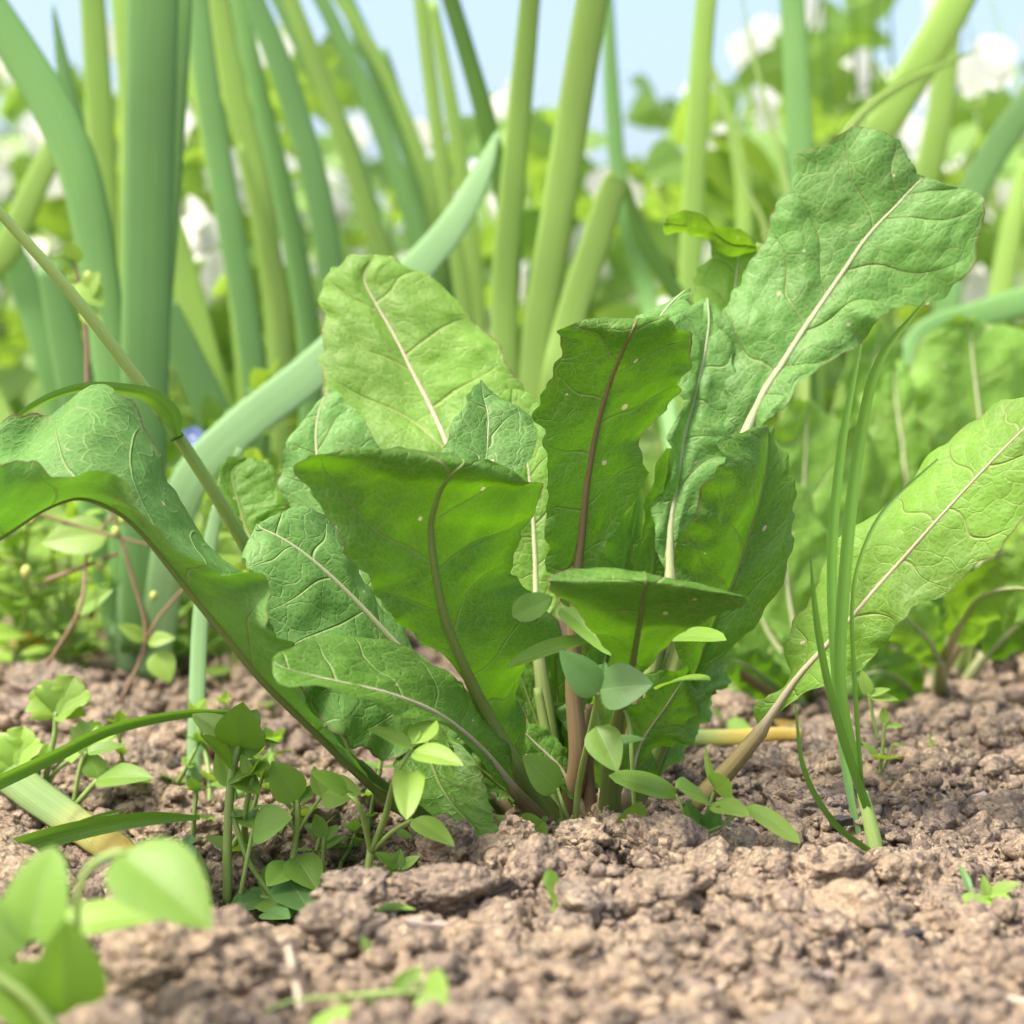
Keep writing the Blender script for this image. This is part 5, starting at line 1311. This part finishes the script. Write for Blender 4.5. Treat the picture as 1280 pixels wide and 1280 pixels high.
for k in range(4):
    a = k * math.pi / 2 + .4
    o = put_leaf(vf, 'round', 'pea', P(241, 546, .915), P(241 + 15 * math.cos(a), 546 + 12 * math.sin(a), .912), CAMN, 1.3, 'petal')
    me = o.data.copy(); me.materials[0] = M['petal_blue']; o.data = me
bud(vf, 241, 547, .911, 4, 'petal', 'flower_centre', .6)

# ------------------------------------------------------------------ bits lying on the soil
def chip(name, label, px, py, lpx, wpx, ang, mt, cat, seed, thick=.3, group=None):
    q, d = ground_hit(px, py)
    l, w = lpx / FPX * d, wpx / FPX * d
    bm = bmesh.new(); bmesh.ops.create_cube(bm, size=1.0)
    bmesh.ops.subdivide_edges(bm, edges=bm.edges[:], cuts=3, use_grid_fill=True)
    v = np.array([x.co[:] for x in bm.verts]); f = [tuple(y.index for y in x.verts) for x in bm.faces]; bm.free()
    v = v * (l, w, w * thick)
    k = np.stack([v[:, 0] / l * 3 + seed, v[:, 1] / w * 2, v[:, 2] * 0 + seed], 1)
    v[:, 0] += .06 * l * vnoise(k * 1.7, seed); v[:, 1] += .14 * w * vnoise(k * 1.3, seed + 1); v[:, 2] += .12 * w * vnoise(k, seed + 2)
    a = math.radians(ang); R = np.array([[math.cos(a), -math.sin(a), 0], [math.sin(a), math.cos(a), 0], [0, 0, 1]])
    tl = math.radians(12); T = np.array([[1, 0, 0], [0, math.cos(tl), -math.sin(tl)], [0, math.sin(tl), math.cos(tl)]])
    zz = gz(q.x, q.y) + .0035
    v = v @ R.T @ T.T + (q.x, q.y, zz)
    o = mesh_obj(name, v, f, M[mt], None, smooth=False, loc=(q.x, q.y, zz))
    return props(o, label, cat, group)
chip('wood_chip', 'flat grey wood chip lying on soil right of the grass tuft', 1228, 1018, 34, 34, 35, 'wood', 'wood chip', 1, .25)
chip('wood_chip', 'dark narrow wood splinter on soil below the hairy seedling', 906, 1092, 40, 12, 62, 'wood', 'wood chip', 2, .5)
chip('wood_chip', 'flat grey bark strip on soil below the wide flat clod', 540, 1188, 62, 16, -12, 'wood', 'wood chip', 3, .4)
chip('twig', 'short thick grey twig lying on open soil below the grass tuft', 1005, 1238, 84, 20, 18, 'wood', 'twig', 4, .7)
chip('charcoal_bit', 'black charcoal bit on soil behind the left weeds', 215, 955, 26, 16, 0, 'char', 'charcoal', 5, .7)
chip('charcoal_bit', 'black charcoal bit among clods below the wood chip', 1140, 1196, 26, 14, 20, 'char', 'charcoal', 6, .7)
chip('charcoal_bit', 'black charcoal bit in soil beside the foot of the grass tuft', 1050, 1056, 26, 14, 10, 'char', 'charcoal', 7, .7)
def straw(label, pts, wpx, lift=.003):
    path = []
    for (x, y) in pts:
        q, d = ground_hit(x, y); path.append(np.array(q) + (0, 0, lift))
    c = catmull(np.array(path), 20)
    o = tube('straw', c, np.full(20, wpx / FPX * .45 / 2), M['straw'], None, 6, .6, loc=path[0])
    props(o, label, 'straw')
straw('pale dry straw stick leaning over soil in front of the largest rounded clod', [(354, 1195), (362, 1235), (370, 1275), (376, 1310)], 10, .008)
straw('pale dry straw lying at the edge of open soil below the pale seedling', [(1215, 1262), (1260, 1266), (1310, 1276)], 12, .003)
straw('thin curled dry rootlet beneath the pale four-leaved seedling', [(1232, 1158), (1242, 1168), (1243, 1182), (1256, 1190), (1275, 1188)], 3, .003)
straw('broken straw lying on soil below the twig', [(880, 1280), (890, 1262), (905, 1248)], 8, .003)

# grey stake far behind
b = Vector(((1170 - 640) / FPX * 3.2, 3.2, -.02))
vs, fs, uv = tube_geo([b, b + Vector((0, 0, .4)), b + Vector((.005, 0, .95)), b + Vector((.005, 0, .98))], [.026, .026, .026, .020], 10)
o = mesh_obj('garden_stake', vs, fs, M['stake'], None, {'uv': uv}, loc=b)
props(o, 'grey weathered garden stake standing far behind the onions', 'stake')
